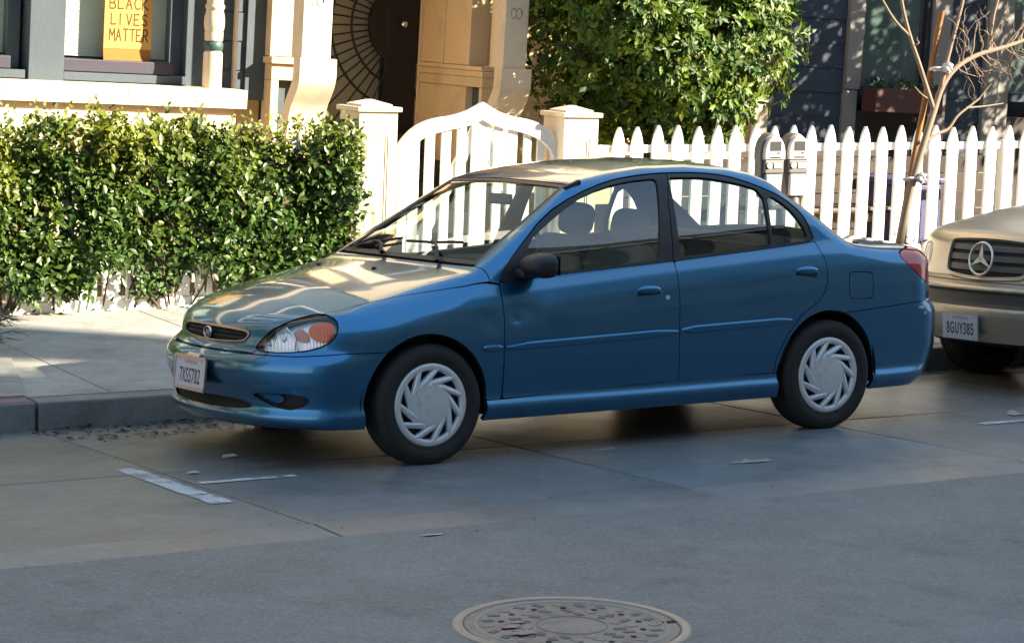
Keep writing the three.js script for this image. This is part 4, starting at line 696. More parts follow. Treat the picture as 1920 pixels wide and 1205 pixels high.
{ // the hedge
  const h = thing('climbing_hedge', 'dense glossy green hedge climbing over the low fence', 'hedge', [0, 0.15, FENCE_Z]);
  const L = new Leaves(), x0 = -2.1, x1 = 2.0;
  const n2 = (x, y, s) => fbm(x * 0.13 + 0.31, y * 0.13 + 0.17, 8, 4, s);
  const topAt = x => 1.17 + 0.10 * (n2(x * 3, 0.4, 201) - 0.5) * 2 + 0.05 * Math.sin(x * 2.3 + 1), botAt = x => 0.11 + 0.28 * clamp01((n2(x * 4, 3, 205) - 0.42) * 3);
  const depth = (x, y) => 0.20 + 0.46 * (n2(x * 2.2, y * 2.2, 211) - 0.5) + 0.12 * (n2(x * 6, y * 6, 215) - 0.5);
  for (let k = 0; k < 7200; k++) {
    const x = rr(x0, x1), tp = topAt(x), bt = botAt(x), y = bt + (tp - bt) * Math.pow(rnd(), 0.92);
    const d = depth(x, y), gap = n2(x * 5 + 3, y * 5, 221); if (gap < 0.42 && rnd() < 0.82) continue;
    const inner = rnd() < 0.5, z = inner ? rr(0.03, Math.max(0.06, d * 0.75)) : d + rr(-0.05, 0.03);
    const lowness = clamp01((0.36 - y) / 0.3); if (rnd() < lowness * 0.6) continue;
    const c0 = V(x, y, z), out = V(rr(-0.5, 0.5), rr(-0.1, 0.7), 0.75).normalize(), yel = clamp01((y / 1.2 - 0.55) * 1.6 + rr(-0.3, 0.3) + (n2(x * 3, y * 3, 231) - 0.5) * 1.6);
    for (let j = 0; j < 9; j++) {
      const dir = out.clone().multiplyScalar(0.35).add(rdir()).add(V(0, -0.35, 0.1)).normalize(), up = out.clone().add(rdir().multiplyScalar(0.55)).add(V(0, 0.3, 0));
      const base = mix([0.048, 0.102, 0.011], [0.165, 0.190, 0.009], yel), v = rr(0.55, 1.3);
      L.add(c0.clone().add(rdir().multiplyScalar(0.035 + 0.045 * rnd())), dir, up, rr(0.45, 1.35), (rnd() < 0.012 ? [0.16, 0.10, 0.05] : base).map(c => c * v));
    }
  }
  for (let k = 0; k < 150; k++) { // loose shoots above the top
    const x = rr(x0, x1), y0 = topAt(x) - 0.05, len = rr(0.06, 0.20), lean = rr(-0.6, 0.6); const n = 4 + Math.floor(len * 30);
    for (let j = 0; j < n; j++) { const t = j / n; L.add(V(x + lean * len * t, y0 + len * t, rr(0.0, 0.18)), V(rr(-1, 1), 0.6, rr(-1, 1)), V(rr(-0.4, 0.4), 0.5, 1), rr(0.5, 0.95), mix([0.10, 0.14, 0.02], [0.20, 0.21, 0.04], rnd())); }
  }
  for (let k = 0; k < 90; k++) { const x = rr(x0, x1), y = rr(0.0, 0.3); L.add(V(x, y, rr(0.05, 0.16)), V(rr(-1, 1), rr(-0.5, 1), 0.4), V(0, 0.5, 1), rr(0.6, 1), [0.07, 0.09, 0.02]); }
  for (let k = 0; k < 420; k++) { const y = rr(0.15, 1.2), x = 1.97 + rr(-0.03, 0.06) + 0.03 * n2(y * 6, 1, 241); L.add(V(x, y, rr(-0.02, 0.24)), V(rr(-0.4, 1), rr(-0.8, 0.4), rr(0, 1)), V(0.6, 0.3, 1), rr(0.6, 1.05), mix([0.045, 0.085, 0.018], [0.13, 0.15, 0.02], rnd()).map(c => c)); }
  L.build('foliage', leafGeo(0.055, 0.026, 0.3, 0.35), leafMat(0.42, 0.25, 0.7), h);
  const sm = std([0.075, 0.05, 0.03], 0.9), stems = [];
  for (let k = 0; k < 90; k++) { let x = rr(x0, x1), y = 0.02, z = rr(0.02, 0.1); const p = [[x, y, z]]; for (let j = 0; j < 5; j++) { x += rr(-0.10, 0.10); y += rr(0.12, 0.26); z += rr(-0.03, 0.04); p.push([x, y, z]); } stems.push(tube(p, rr(0.004, 0.009), 0.003, 5)); }
  const st = mesh('stems', merge(stems), sm, h); st.userData.kind = 'stuff';
}
function branchy(h, spec, mat) { spec.forEach(([p, a, b]) => mesh('limb', tube(p, a, b, 7), mat, h)); }
const bark = std([0.085, 0.062, 0.045], 0.92);
{ // the big shrub between the porch and the fence
  const b = thing('evergreen_shrub', 'large round evergreen shrub behind the picket fence, beside the porch', 'shrub', [5.2, 0.17, -5.35]);
  const L = new Leaves(), C0 = V(0, 2.0, 0), lobes = [[0, 1.95, 0, 0.92], [0.46, 1.75, 0.25, 0.62], [-0.62, 1.75, 0.12, 0.60], [0.1, 1.45, 0.30, 0.55], [0.54, 2.25, 0.05, 0.62], [-0.6, 2.35, 0, 0.66], [0.05, 2.6, 0, 0.9], [0.35, 1.3, 0.15, 0.42], [0.70, 1.95, 0.1, 0.40], [-0.35, 1.32, 0.1, 0.40], [-0.75, 2.05, 0.72, 0.42], [-0.40, 2.5, 0.70, 0.5], [-0.35, 1.7, 0.55, 0.38]];
  const fill = (n, inner) => { for (let k = 0; k < n; k++) {
    const q = lobes[Math.floor(rnd() * lobes.length)], d = rdir(); if (d.z < -0.45 && rnd() < 0.8) continue;
    const r = q[3] * (inner ? rr(0.35, 0.85) : rnd() < 0.10 ? rr(1.05, 1.18) : rr(0.80, 1.08)), p = V(q[0], q[1], q[2]).addScaledVector(d, r);
    if (!inner && lobes.some(o => o !== q && p.distanceTo(V(o[0], o[1], o[2])) < o[3] * 0.72)) continue;
    if (p.y < 0.92) continue;
    const out = d.clone().add(V(0, 0.35, 0)).normalize(), yel = clamp01(rr(-0.25, 0.65));
    for (let j = 0; j < 9; j++) { const a = j / 9 * 6.283 + rnd(), s = V(0, 1, 0).cross(out).normalize(), t = out.clone().cross(s); const side = s.multiplyScalar(Math.cos(a)).addScaledVector(t, Math.sin(a)); L.add(p.clone().addScaledVector(out, rr(-0.04, 0.03)).addScaledVector(side, 0.008), side.clone().multiplyScalar(0.9).addScaledVector(out, rr(0.1, 0.8)), out.clone().addScaledVector(side, -0.3), rr(0.55, 1.35), mix([0.036, 0.090, 0.008], [0.20, 0.28, 0.004], yel).map(c => c * rr(0.75, 1.2))); }
  } };
  fill(7000, false); fill(3800, true);
  L.build('foliage', leafGeo(0.070, 0.026, 0.3, 0.25), leafMat(0.5, 0.38, 0.55), b);
  branchy(b, [[[[0, 0, 0], [0.03, 0.5, 0.02], [0, 1.1, 0]], 0.06, 0.045], [[[0, 0.9, 0], [0.3, 1.4, 0.1], [0.6, 1.9, 0.1]], 0.035, 0.012], [[[0, 0.9, 0], [-0.3, 1.4, 0.05], [-0.6, 2.0, 0.1]], 0.035, 0.012], [[[0, 1.0, 0], [0.05, 1.7, -0.1], [0.05, 2.6, 0]], 0.04, 0.015], [[[0.1, 1.1, 0], [0.15, 1.3, 0.2], [0.2, 1.6, 0.5]], 0.025, 0.008]], bark);
}
// ------------------------------------------------------------------ the houses stand level while the street climbs by two degrees
const TILT = 0.036;
function level(g) { const c = Math.cos(-TILT), s = Math.sin(-TILT), px = 2, py = 1.4; g.rotation.z = -TILT; g.position.set(px - (px * c - py * s), py - (px * s + py * c), 0); return g; }
const hm = (n, g, m, p) => mesh(n, metreUV(g, 1), m, p);
M.slate = new THREE.MeshStandardMaterial({ map: tex(256, (u, v) => { const a = fbm(u, v, 7, 5, 301), b = noise(u * 120, v * 20, 120, 3); const k = 0.9 + 0.25 * (a - 0.5) + 0.08 * (b - 0.5); return [0.050 * k, 0.073 * k, 0.092 * k]; }), bumpMap: T.fine, bumpScale: 0.0008, roughness: 0.55 });
M.plum = std([0.030, 0.028, 0.045], 0.5);
M.teal = std([0.04, 0.085, 0.085], 0.5); M.trimGrey = std([0.24, 0.22, 0.205], 0.6); M.navy = new THREE.MeshStandardMaterial({ map: tex(256, (u, v) => { const a = fbm(u, v, 6, 5, 311), b = noise(u * 10, v * 110, 110, 3); const k = 0.9 + 0.3 * (a - 0.5) + 0.14 * (b - 0.5); return [0.030 * k, 0.047 * k, 0.078 * k]; }), bumpMap: T.fine, bumpScale: 0.001, roughness: 0.5 });
M.pane = new THREE.MeshPhysicalMaterial({ color: lin(0.93, 0.96, 0.94), roughness: 0.02, transmission: 1, thickness: 0, ior: 1.5, side: THREE.DoubleSide });
M.blind = std([0.76, 0.78, 0.70], 0.7); M.dark = std([0.02, 0.02, 0.022], 0.8); M.room = std([0.07, 0.07, 0.065], 0.9); M.iron = std([0.012, 0.012, 0.011], 0.5, { metalness: 0.4 });
const hw = level(thing('bay_house', 'slate blue house with bay windows above the hedge', 'house'));
{
  const Z = -5.6, col = (x0, x1, z1 = Z + 0.1, m = M.slate, y0 = 1.478, y1 = 3.0) => hm('window_post', cbox(x0, x1, y0, y1, Z - 0.1, z1, 0.006), m, hw);
  col(0.326, 0.579); col(1.480, 1.628, Z + 0.06); col(-0.95, -0.70);
  // windows: sill, sash, glass, blind
  for (const [a, b] of [[0.579, 1.448], [-0.70, 0.27]]) {
    const w = new THREE.Group(); w.name = 'window'; hw.add(w);
    hm('pane', box(b - a - 0.07, 1.30, 0.006, (a + b) / 2 - 0.01, 2.28, Z - 0.06), M.pane, w);
    hm('sash_stile', cbox(b - 0.06, b + 0.032, 1.55, 2.95, Z - 0.10, Z - 0.02), M.slate, w); hm('sash_stile', cbox(a, a + 0.012, 1.55, 2.95, Z - 0.10, Z - 0.04), M.slate, w);
    hm('sill', cbox(a + 0.001, b - 0.058, 1.548, 1.636, Z - 0.12, Z + 0.075, 0.008), M.plum, w);
    hm('lower_sill', cbox(a + 0.001, b + 0.04, 1.488, 1.546, Z - 0.12, Z + 0.09, 0.005), M.slate, w);
    const sl = []; for (let y = 1.66; y < 2.9; y += 0.0165) sl.push(box(b - a - 0.03, 0.002, 0.017).rotateX(1.05).translate((a + b) / 2, y, Z - 0.125)); const bl = mesh('blind', merge(sl), M.blind, w); bl.userData.kind = 'stuff';
    hm('reveal', box(0.02, 1.4, 0.3, b + 0.02, 2.25, Z - 0.25), M.slate, w);
  }
  hm('room_back', box(3.4, 2.2, 0.05, 0.3, 2.4, Z - 0.6), M.room, hw);
  // wall right of the bay: lapped boards with a corner strip
  for (let k = 0; k < 7; k++) hm('wall_board', cbox(1.63, 2.10, 1.40 + k * 0.205, 1.60 + k * 0.205, Z - 0.05, Z + 0.01 - 0.004 * (k % 2), 0.004), M.slate, hw);
  hm('corner_strip', cbox(1.852, 1.876, 1.45, 2.9, Z + 0.011, Z + 0.045, 0.003), M.creamLight, hw);
  hm('wall_recess', cbox(1.95, 2.108, 1.40, 2.85, Z + 0.011, Z + 0.035, 0.003), M.slate, hw);
  // projecting ledge of cap stones over the cream base
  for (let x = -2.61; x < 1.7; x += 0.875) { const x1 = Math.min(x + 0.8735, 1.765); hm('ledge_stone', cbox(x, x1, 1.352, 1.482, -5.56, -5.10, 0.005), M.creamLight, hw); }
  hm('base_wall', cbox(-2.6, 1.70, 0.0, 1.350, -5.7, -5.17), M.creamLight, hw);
  for (let k = 0; k < 5; k++) hm('base_board', cbox(-2.6, 1.705, 0.30 + k * 0.2, 0.49 + k * 0.2, -5.17, -5.152 + 0.004 * (k % 2)), M.creamLight, hw);
  // turned porch post
  const prof = [[0.066, 1.482], [0.0675, 1.50], [0.0655, 1.725], [0.058, 1.731], [0.057, 1.738]], prof2 = [[0.057, 1.805], [0.063, 1.812], [0.064, 1.865], [0.060, 1.872], [0.066, 1.882], [0.071, 1.92], [0.070, 1.965], [0.060, 2.01], [0.058, 2.02], [0.067, 2.03], [0.067, 2.05], [0.058, 2.06], [0.055, 2.4], [0.06, 2.9]];
  const post = hm('porch_post', new THREE.LatheGeometry(prof.map(p => new THREE.Vector2(...p)), 28).translate(1.580, 0, -5.30), M.creamLight, hw);
  hm('upper_post', new THREE.LatheGeometry(prof2.map(p => new THREE.Vector2(...p)), 28).translate(1.580, 0, -5.30), M.creamLight, post);
  mesh('teal_band', new THREE.LatheGeometry([[0.05, 1.738], [0.064, 1.744], [0.068, 1.772], [0.064, 1.798], [0.05, 1.805]].map(p => new THREE.Vector2(...p)), 28).translate(1.580, 0, -5.30), M.teal, post);
  // storey above, out of the picture, mirrored in the car's bonnet
  hm('upper_wall', box(4.6, 4.2, 0.4, -0.2, 5.1, Z - 0.15), M.slate, hw); hm('porch_lintel', cbox(-2.6, 2.1, 2.85, 3.05, -5.72, -5.18), M.creamLight, hw);
  for (const x of [-1.7, -0.55, 0.75]) { const w = new THREE.Group(); w.name = 'window'; hw.add(w); hm('pane', box(0.7, 1.6, 0.02, x, 5.1, Z + 0.06), std([0.03, 0.035, 0.04], 0.08), w); hm('frame', merge([box(0.1, 1.8, 0.06, x - 0.4, 5.1, Z + 0.08), box(0.1, 1.8, 0.06, x + 0.4, 5.1, Z + 0.08), box(0.9, 0.1, 0.08, x, 6.05, Z + 0.09), box(0.9, 0.1, 0.1, x, 4.16, Z + 0.1)]), M.white, w); }
  hm('cornice', cbox(-2.6, 2.2, 7.2, 7.6, -5.95, -5.2, 0.02), M.creamLight, hw);
  hm('side_wall', box(0.3, 7.2, 4.5, 2.0, 4.0 + 0.0, -8.0), M.cream, hw); hm('roof', box(5.2, 0.2, 4, -0.2, 7.7, -7.4), M.dark, hw);
}
{ // cardboard sign leaning in the window
  const c = document.createElement('canvas'); c.width = 512; c.height = 640; const g = c.getContext('2d');
  g.fillStyle = '#c0914c'; g.fillRect(0, 0, 512, 640); for (let i = 0; i < 900; i++) { g.fillStyle = `rgba(${150 + rnd() * 60},${90 + rnd() * 40},${20 + rnd() * 20},0.05)`; g.fillRect(rnd() * 512, rnd() * 640, 40 + rnd() * 120, 1 + rnd() * 2); }
  g.strokeStyle = '#4a3012'; g.lineCap = 'round'; g.lineJoin = 'round'; g.lineWidth = 15;
  const GL = { B: [[[0, 0], [0, 10], [5, 10], [6.5, 8.6], [6.3, 6.6], [4.6, 5.2], [0, 5]], [[0, 0], [4, 0], [5.4, 1.2], [5.4, 3.6], [4, 5]]], L: [[[0, 0], [0.2, 10], [6, 9.6]]], A: [[[0, 10], [3.2, 0], [6.6, 10]], [[1.2, 6.4], [5.4, 6.2]]], C: [[[6.4, 1.4], [4, 0.1], [1.6, 1.4], [0.2, 5], [1.4, 8.8], [4, 10], [6.6, 8.6]]], K: [[[0, 0], [0, 10]], [[6, 0], [0.2, 5.6], [6.6, 10]]], I: [[[1, 0], [1.1, 10]]], V: [[[0, 0], [3.2, 10], [6.4, 0]]], E: [[[6, 0], [0, 0], [0, 10], [6.2, 10]], [[0, 5], [5, 4.8]]], S: [[[6, 1], [3.6, 0], [0.8, 1], [0.6, 3.6], [3.2, 5], [6, 6.4], [5.8, 9], [3, 10], [0.2, 9]]], M: [[[0, 10], [0.4, 0], [3.8, 6], [7, 0], [7.6, 10]]], T: [[[0, 0], [7, 0]], [[3.5, 0], [3.6, 10]]], R: [[[0, 10], [0, 0], [4.4, 0], [5.8, 1.4], [5.6, 3.8], [4, 5], [0, 5.2]], [[3, 5.2], [6.6, 10]]] };
  const word = (t, x0, x1, y, h) => { const w = (x1 - x0) / t.length; [...t].forEach((ch, i) => { const sx = w * (ch === 'I' ? 0.5 : 0.105), ox = x0 + i * w + (ch === 'I' ? w * 0.1 : 0); GL[ch].forEach(st => { g.beginPath(); st.forEach(([a, b], k) => { const X = ox + a * (ch === 'I' ? 6 : sx), Y = y + b * h / 10; k ? g.lineTo(X, Y) : g.moveTo(X, Y); }); g.stroke(); }); }); };
  word('BLACK', 52, 492, 150, 108); word('LIVES', 70, 486, 306, 104); word('MATTER', 58, 496, 452, 112);
  const t = new THREE.CanvasTexture(c); t.colorSpace = THREE.SRGBColorSpace; t.anisotropy = 8;
  const s = level(thing('cardboard_sign', 'orange cardboard sign with handwritten words leaning in the window', 'sign'));
  const card = std([0.50, 0.22, 0.03], 0.85), front = new THREE.MeshStandardMaterial({ map: t, roughness: 0.85 }), x = 1.067, w = 0.352;
  const b = mesh('board', rbox(w, 0.46, 0.006, 0.002, x, 1.715 + 0.23, -5.600), card, s);
  mesh('lettering', new THREE.PlaneGeometry(w - 0.004, 0.456).translate(x, 1.715 + 0.23, -5.5962), front, b);
  mesh('folded_foot', rbox(w, 0.088, 0.006, 0.002, 0, 0, 0).rotateX(-0.22).translate(x, 1.674, -5.593), std([0.32, 0.12, 0.018], 0.85), s);
}
{ // porch: two newel pilasters, panelled passage wall, steps, iron gate
  const p = level(thing('entry_porch', 'cream panelled porch with two pilasters beside the front steps', 'porch'));
  function pilaster(x0, x1, m) {
    const g = new THREE.Group(); g.name = 'pilaster'; p.add(g);
    hm('shaft', cbox(x0, x1, 1.722, 3.4, -5.165, -5.0, 0.006), m, g);
    const pr = new THREE.Shape(); pr.moveTo(5.0 - 0.012, 1.722); pr.lineTo(4.988, 1.60); pr.bezierCurveTo(4.988, 1.53, 5.06, 1.46, 5.10, 1.40); pr.bezierCurveTo(5.16, 1.30, 5.16, 1.1, 5.16, 0.9); pr.lineTo(5.25, 0.9); pr.bezierCurveTo(5.25, 1.1, 5.25, 1.33, 5.19, 1.43); pr.bezierCurveTo(5.14, 1.50, 5.09, 1.56, 5.09, 1.62); pr.lineTo(5.09, 1.722); pr.closePath();
    hm('scroll_base', extrude(pr, x1 - x0 + 0.053, 0.003, 16).rotateY(Math.PI / 2).translate(x0 - 0.012, 0, 0), m, g);
    const bl = extrude((() => { const s = new THREE.Shape(); s.absarc(0, 0, 0.052, 0, 7); const h = new THREE.Path(); h.absarc(0, 0, 0.046, 0, 7); s.holes.push(h); return s; })(), 0.004, 0.001).translate((x0 + x1) / 2 - 0.008, 2.112, -5.0);
    const orn = hm('ornament', bl, M.trimGrey, g); for (const s of [-0.022, 0.022]) hm('petal', new THREE.TorusGeometry(0.028, 0.0028, 6, 24).scale(0.8, 1.3, 1).translate((x0 + x1) / 2 - 0.008 + s, 2.118, -4.999), M.trimGrey, orn);
    return g;
  }
  pilaster(2.110, 2.335, M.creamLight); pilaster(3.717, 3.913, M.creamLight);
  // wall between the bay and the left pilaster: plain above, a framed dark panel under a cap
  hm('side_panel', cbox(2.095, 2.40, 1.72, 3.4, -5.62, -5.48, 0.004), M.cream, p);
  hm('side_cap', cbox(2.082, 2.40, 1.668, 1.715, -5.60, -5.42, 0.006), M.cream, p); hm('side_rail', cbox(2.100, 2.40, 1.553, 1.666, -5.60, -5.452, 0.004), M.cream, p);
  hm('side_stile', cbox(2.100, 2.160, 0.5, 1.551, -5.60, -5.452, 0.004), M.cream, p); hm('side_stile', cbox(2.330, 2.40, 0.5, 1.551, -5.60, -5.452, 0.004), M.cream, p);
  hm('slate_panel', cbox(2.160, 2.330, 0.5, 1.552, -5.60, -5.53), M.slate, p);
  // right passage wall, seen across the steps
  const X = 3.727, W = (n, z0, z1, y0, y1, x0 = X, x1 = X + 0.16, m = M.cream) => hm(n, cbox(x0, x1, y0, y1, z0, z1, 0.004), m, p);
  W('stile', -5.215, -5.166, 1.722, 3.4); W('stile', -5.60, -5.519, 1.722, 3.4); W('panel', -5.925, -5.602, 1.722, 3.4, X + 0.014); W('stile', -6.0, -5.927, 1.722, 3.4); W('panel', -6.28, -6.002, 1.722, 3.4, X + 0.014); W('stile', -6.37, -6.282, 0.9, 3.4, X - 0.012);
  W('rail', -6.28, -5.302, 1.688, 1.720, X - 0.014); W('rail', -6.28, -5.302, 1.640, 1.686, X - 0.004); W('rail', -6.28, -5.302, 1.566, 1.638); W('panel', -6.28, -5.563, 0.9, 1.564, X + 0.012);
  W('stile', -5.345, -5.302, 0.9, 1.564); W('louvre', -5.561, -5.347, 0.9, 1.562, X + 0.07, X + 0.12, M.slate);
  W('porch_back', -5.52, -5.2, 1.72, 3.4, X + 0.9, X + 0.95, M.cream);
  for (let k = 0; k < 6; k++) hm('step', cbox(2.36, 3.70, 0.15 + k * 0.17, 0.318 + k * 0.17, -6.3, -4.75 - k * 0.26, 0.01), std([0.030, 0.020, 0.014], 0.7), p);
  hm('porch_roof', cbox(2.0, 4.1, 3.4, 3.6, -6.6, -4.8), M.creamLight, p); hm('upper_storey', box(2.0, 3.4, 0.3, 3.05, 5.3, -5.6), M.cream, p);
  hm('back_wall', cbox(3.93, 7.0, 0.0, 7.2, -6.75, -6.45), M.cream, p); hm('corner_board', cbox(6.98, 7.115, 0.0, 4, -6.62, -6.40), M.creamLight, p);
  hm('hall', merge([box(1.7, 2.6, 0.05, 3.0, 2.2, -7.4), box(0.05, 2.6, 1.1, 2.36, 2.2, -6.85)]), M.room, p);
  const w2 = hm('upper_window', box(0.8, 1.5, 0.05, 3.05, 5.3, -5.44), std([0.03, 0.035, 0.04], 0.08), p);
}
{ // iron fan gate across the entry
  const g = level(thing('iron_entry_gate', 'black iron entry gate with a fan of radiating bars and a round knob', 'gate'));
  const CX = 3.60, CY = 1.99, [r0, r1, r2] = [0.312, 0.461, 0.632], Z = -6.3, x0 = 2.40, x1 = 3.70, y0 = 1.02, y1 = 3.2;
  hm('frosted_panel', cbox(x0, x1, y0, y1, Z - 0.10, Z - 0.08), std([0.26, 0.25, 0.18], 0.6), g);
  const fan = hm('fan_disc', new THREE.CylinderGeometry(r0, r0, 0.03, 64, 1).rotateX(Math.PI / 2).translate(CX, CY, Z - 0.01), M.iron, g);
  for (const r of [r1, r2]) { const n = 90, pts = []; for (let i = 0; i <= n; i++) { const a = Math.PI * (0.55 + 0.95 * i / n), x = CX + r * Math.cos(a), y = CY + r * Math.sin(a); if (x > x0 && y > y0 && y < y1 && x < x1) pts.push(V(x, y, Z)); } mesh('ring', tube(pts, 0.010, 0.010, 6, pts.length), M.iron, g); }
  for (let k = 0; k < 26; k++) { const a = Math.PI * 0.58 + k * 0.124; const dx = Math.cos(a), dy = Math.sin(a); let re = 1.4; if (dx < 0) re = Math.min(re, (x0 - CX) / dx); if (dy < 0) re = Math.min(re, (y0 - CY) / dy); if (re < r0 + 0.05) continue; mesh('bar', tube([V(CX + dx * (r0 - 0.02), CY + dy * (r0 - 0.02), Z), V(CX + dx * re, CY + dy * re, Z)], 0.0072, 0.0072, 5, 1), M.iron, g); }
  hm('leaf_frame', cbox(3.43, x1, y0, y1, Z - 0.07, Z + 0.012), M.iron, g); hm('frame_stile', cbox(x0, x0 + 0.05, y0, y1, Z - 0.03, Z + 0.02), M.iron, g);
  mesh('door_knob', new THREE.SphereGeometry(0.030, 20, 14).translate(3.56, 1.995, Z + 0.05), M.chrome, g);
}
{ // dark blue house on the right
  const h = level(thing('navy_house', 'dark blue clapboard house behind the picket fence and bare tree', 'house'));
  const Z = -6.6;
  for (let k = -6; k < 16; k++) { const y = 1.415 + k * 0.2085; for (const [a, b] of [[7.118, 8.026], [9.143, 9.563]]) { const m = hm('clapboard', box(b - a, 0.206, 0.02).rotateX(-0.05).translate((a + b) / 2, y + 0.104, Z - 0.012), M.navy, h); } }
  hm('wall', box(6, 9, 0.2, 9.9, 4.2, Z - 0.35), M.navy, h);
  const trim = (a, b, y0 = 0.2, y1 = 4.2, z = Z + 0.045) => hm('trim_board', cbox(a, b, y0, y1, Z - 0.05, z, 0.005), M.trimGrey, h);
  trim(8.028, 8.183, 1.664, 4.2); trim(8.022, 8.170, 0.2, 1.660, Z + 0.03); trim(8.944, 9.141); trim(9.565, 9.73); trim(9.732, 9.873, 0.2, 4.2, Z + 0.02);
  for (const [a, b] of [[8.184, 8.942], [9.875, 10.7]]) {
    const w = new THREE.Group(); w.name = 'window'; h.add(w);
    hm('pane', box(b - a - 0.04, 2.2, 0.006, (a + b) / 2 - 0.02, 2.8, Z - 0.02), M.pane, w); hm('shade', box(b - a - 0.02, 2.2, 0.01, (a + b) / 2, 2.8, Z - 0.10), std([0.085, 0.12, 0.12], 0.8), w);
    hm('jamb', cbox(b - 0.05, b, 1.6, 3.9, Z - 0.15, Z + 0.01), M.dark, w); hm('sill', cbox(a, b, 1.62, 1.70, Z - 0.1, Z + 0.05), M.navy, w);
    hm('lower_panel', cbox(a, b, 0.2, 1.48, Z - 0.1, Z - 0.02), std([0.045, 0.037, 0.036], 0.8), w);
  }
  hm('roof', box(6.4, 0.2, 4, 9.9, 8.8, Z - 1.6), M.dark, h);
  // window box
  const b = level(thing('window_box', 'dark red window box with low plants under the window of the blue house', 'planter'));
  const red = std([0.085, 0.030, 0.026], 0.6), Zb = Z + 0.07;
  hm('front_board', cbox(8.19, 8.93, 1.485, 1.688, Zb + 0.17, Zb + 0.19), red, b); hm('end_board', cbox(8.19, 8.21, 1.485, 1.688, Zb, Zb + 0.168), red, b); hm('end_board', cbox(8.91, 8.93, 1.485, 1.688, Zb, Zb + 0.168), red, b); hm('soil', box(0.70, 0.16, 0.165, 8.56, 1.575, Zb + 0.085), std([0.03, 0.022, 0.016], 0.95), b);
  const L = new Leaves(); for (let k = 0; k < 420; k++) { const x = rr(8.22, 8.90), y = rr(1.64, 1.66 + 0.11 * (0.5 + 0.5 * Math.sin(x * 23))); L.add(V(x, y, Zb + rr(0.03, 0.17)), V(rr(-1, 1), rr(0.2, 1), rr(-0.5, 1)), V(0, 0.5, 1), rr(0.7, 1.2), [0.02, 0.055, 0.012]); } L.build('plants', leafGeo(0.05, 0.02), leafMat(0.5, 0.2), b);
}
// ------------------------------------------------------------------ parking meters, young tree, yard things, litter
{ // twin-head parking meter
  const m = thing('parking_meter', 'grey twin-head parking meter standing on the sidewalk behind the blue sedan', 'parking meter', [3.70, walkY(-1.52), -1.52]);
  const grey = std([0.20, 0.19, 0.18], 0.45, { metalness: 0.35 }), darkG = std([0.13, 0.117, 0.105], 0.55, { metalness: 0.2 }), pale = std([0.55, 0.54, 0.52], 0.5, { metalness: 0.2 }), y0 = -walkY(-1.52);
  mesh('pole', new THREE.CylinderGeometry(0.03, 0.03, 0.86, 20).translate(0, 0.43, 0), grey, m);
  mesh('yoke', merge([rbox(0.22, 0.05, 0.06, 0.015, 0, 0.87, 0), new THREE.CylinderGeometry(0.034, 0.042, 0.06, 16).translate(-0.088, 0.90, 0), new THREE.CylinderGeometry(0.034, 0.042, 0.06, 16).translate(0.088, 0.90, 0)]), grey, m);
  for (const s of [-1, 1]) {
    const h = new THREE.Group(); h.name = 'meter_head'; h.position.set(s * 0.090, 0.925, 0); h.rotation.y = -0.12; h.scale.setScalar(0.90); m.add(h);
    const lower = new THREE.Shape(); [[-0.055, 0], [0.055, 0], [0.078, 0.14], [0.080, 0.255], [-0.080, 0.255], [-0.078, 0.14]].forEach(([x, y], i) => i ? lower.lineTo(x, y) : lower.moveTo(x, y)); lower.closePath();
    mesh('housing', extrude(lower, 0.085, 0.008).translate(0, 0, -0.067), darkG, h);
    const dome = new THREE.Shape(); dome.moveTo(-0.080, 0.258); dome.lineTo(0.080, 0.258); dome.bezierCurveTo(0.085, 0.36, 0.05, 0.415, 0, 0.42); dome.bezierCurveTo(-0.05, 0.415, -0.085, 0.36, -0.080, 0.258);
    mesh('dome', extrude(dome, 0.085, 0.010).translate(0, 0, -0.071), darkG, h);
    const face = new THREE.Shape(); face.moveTo(-0.070, 0.262); face.lineTo(0.070, 0.262); face.bezierCurveTo(0.074, 0.35, 0.045, 0.40, 0, 0.405); face.bezierCurveTo(-0.045, 0.40, -0.074, 0.35, -0.070, 0.262);
    mesh('face', extrude(face, 0.030, 0.008).translate(0, 0, 0.024), pale, h);
    mesh('screen', rbox(0.088, 0.066, 0.008, 0.003, 0, 0.345, 0.060), std([0.07, 0.07, 0.07], 0.25), h);
    mesh('card_slot', rbox(0.085, 0.010, 0.008, 0.002, 0, 0.270, 0.060), M.seal, h);
    mesh('lower_face', rbox(0.146, 0.092, 0.034, 0.010, 0, 0.206, 0.038), grey, h);
    mesh('coin_dial', new THREE.CylinderGeometry(0.019, 0.019, 0.012, 20).rotateX(Math.PI / 2).translate(-0.042, 0.215, 0.060), pale, h);
    mesh('number_label', rbox(0.060, 0.034, 0.006, 0.002, 0.024, 0.214, 0.058), std([0.70, 0.69, 0.66], 0.6), h);
    mesh('button', rbox(0.022, 0.012, 0.006, 0.002, 0.022, 0.298, 0.060), M.seal, h);
    mesh('vault_door', rbox(0.120, 0.15, 0.034, 0.010, 0, 0.080, 0.038), pale, h);
  }
}
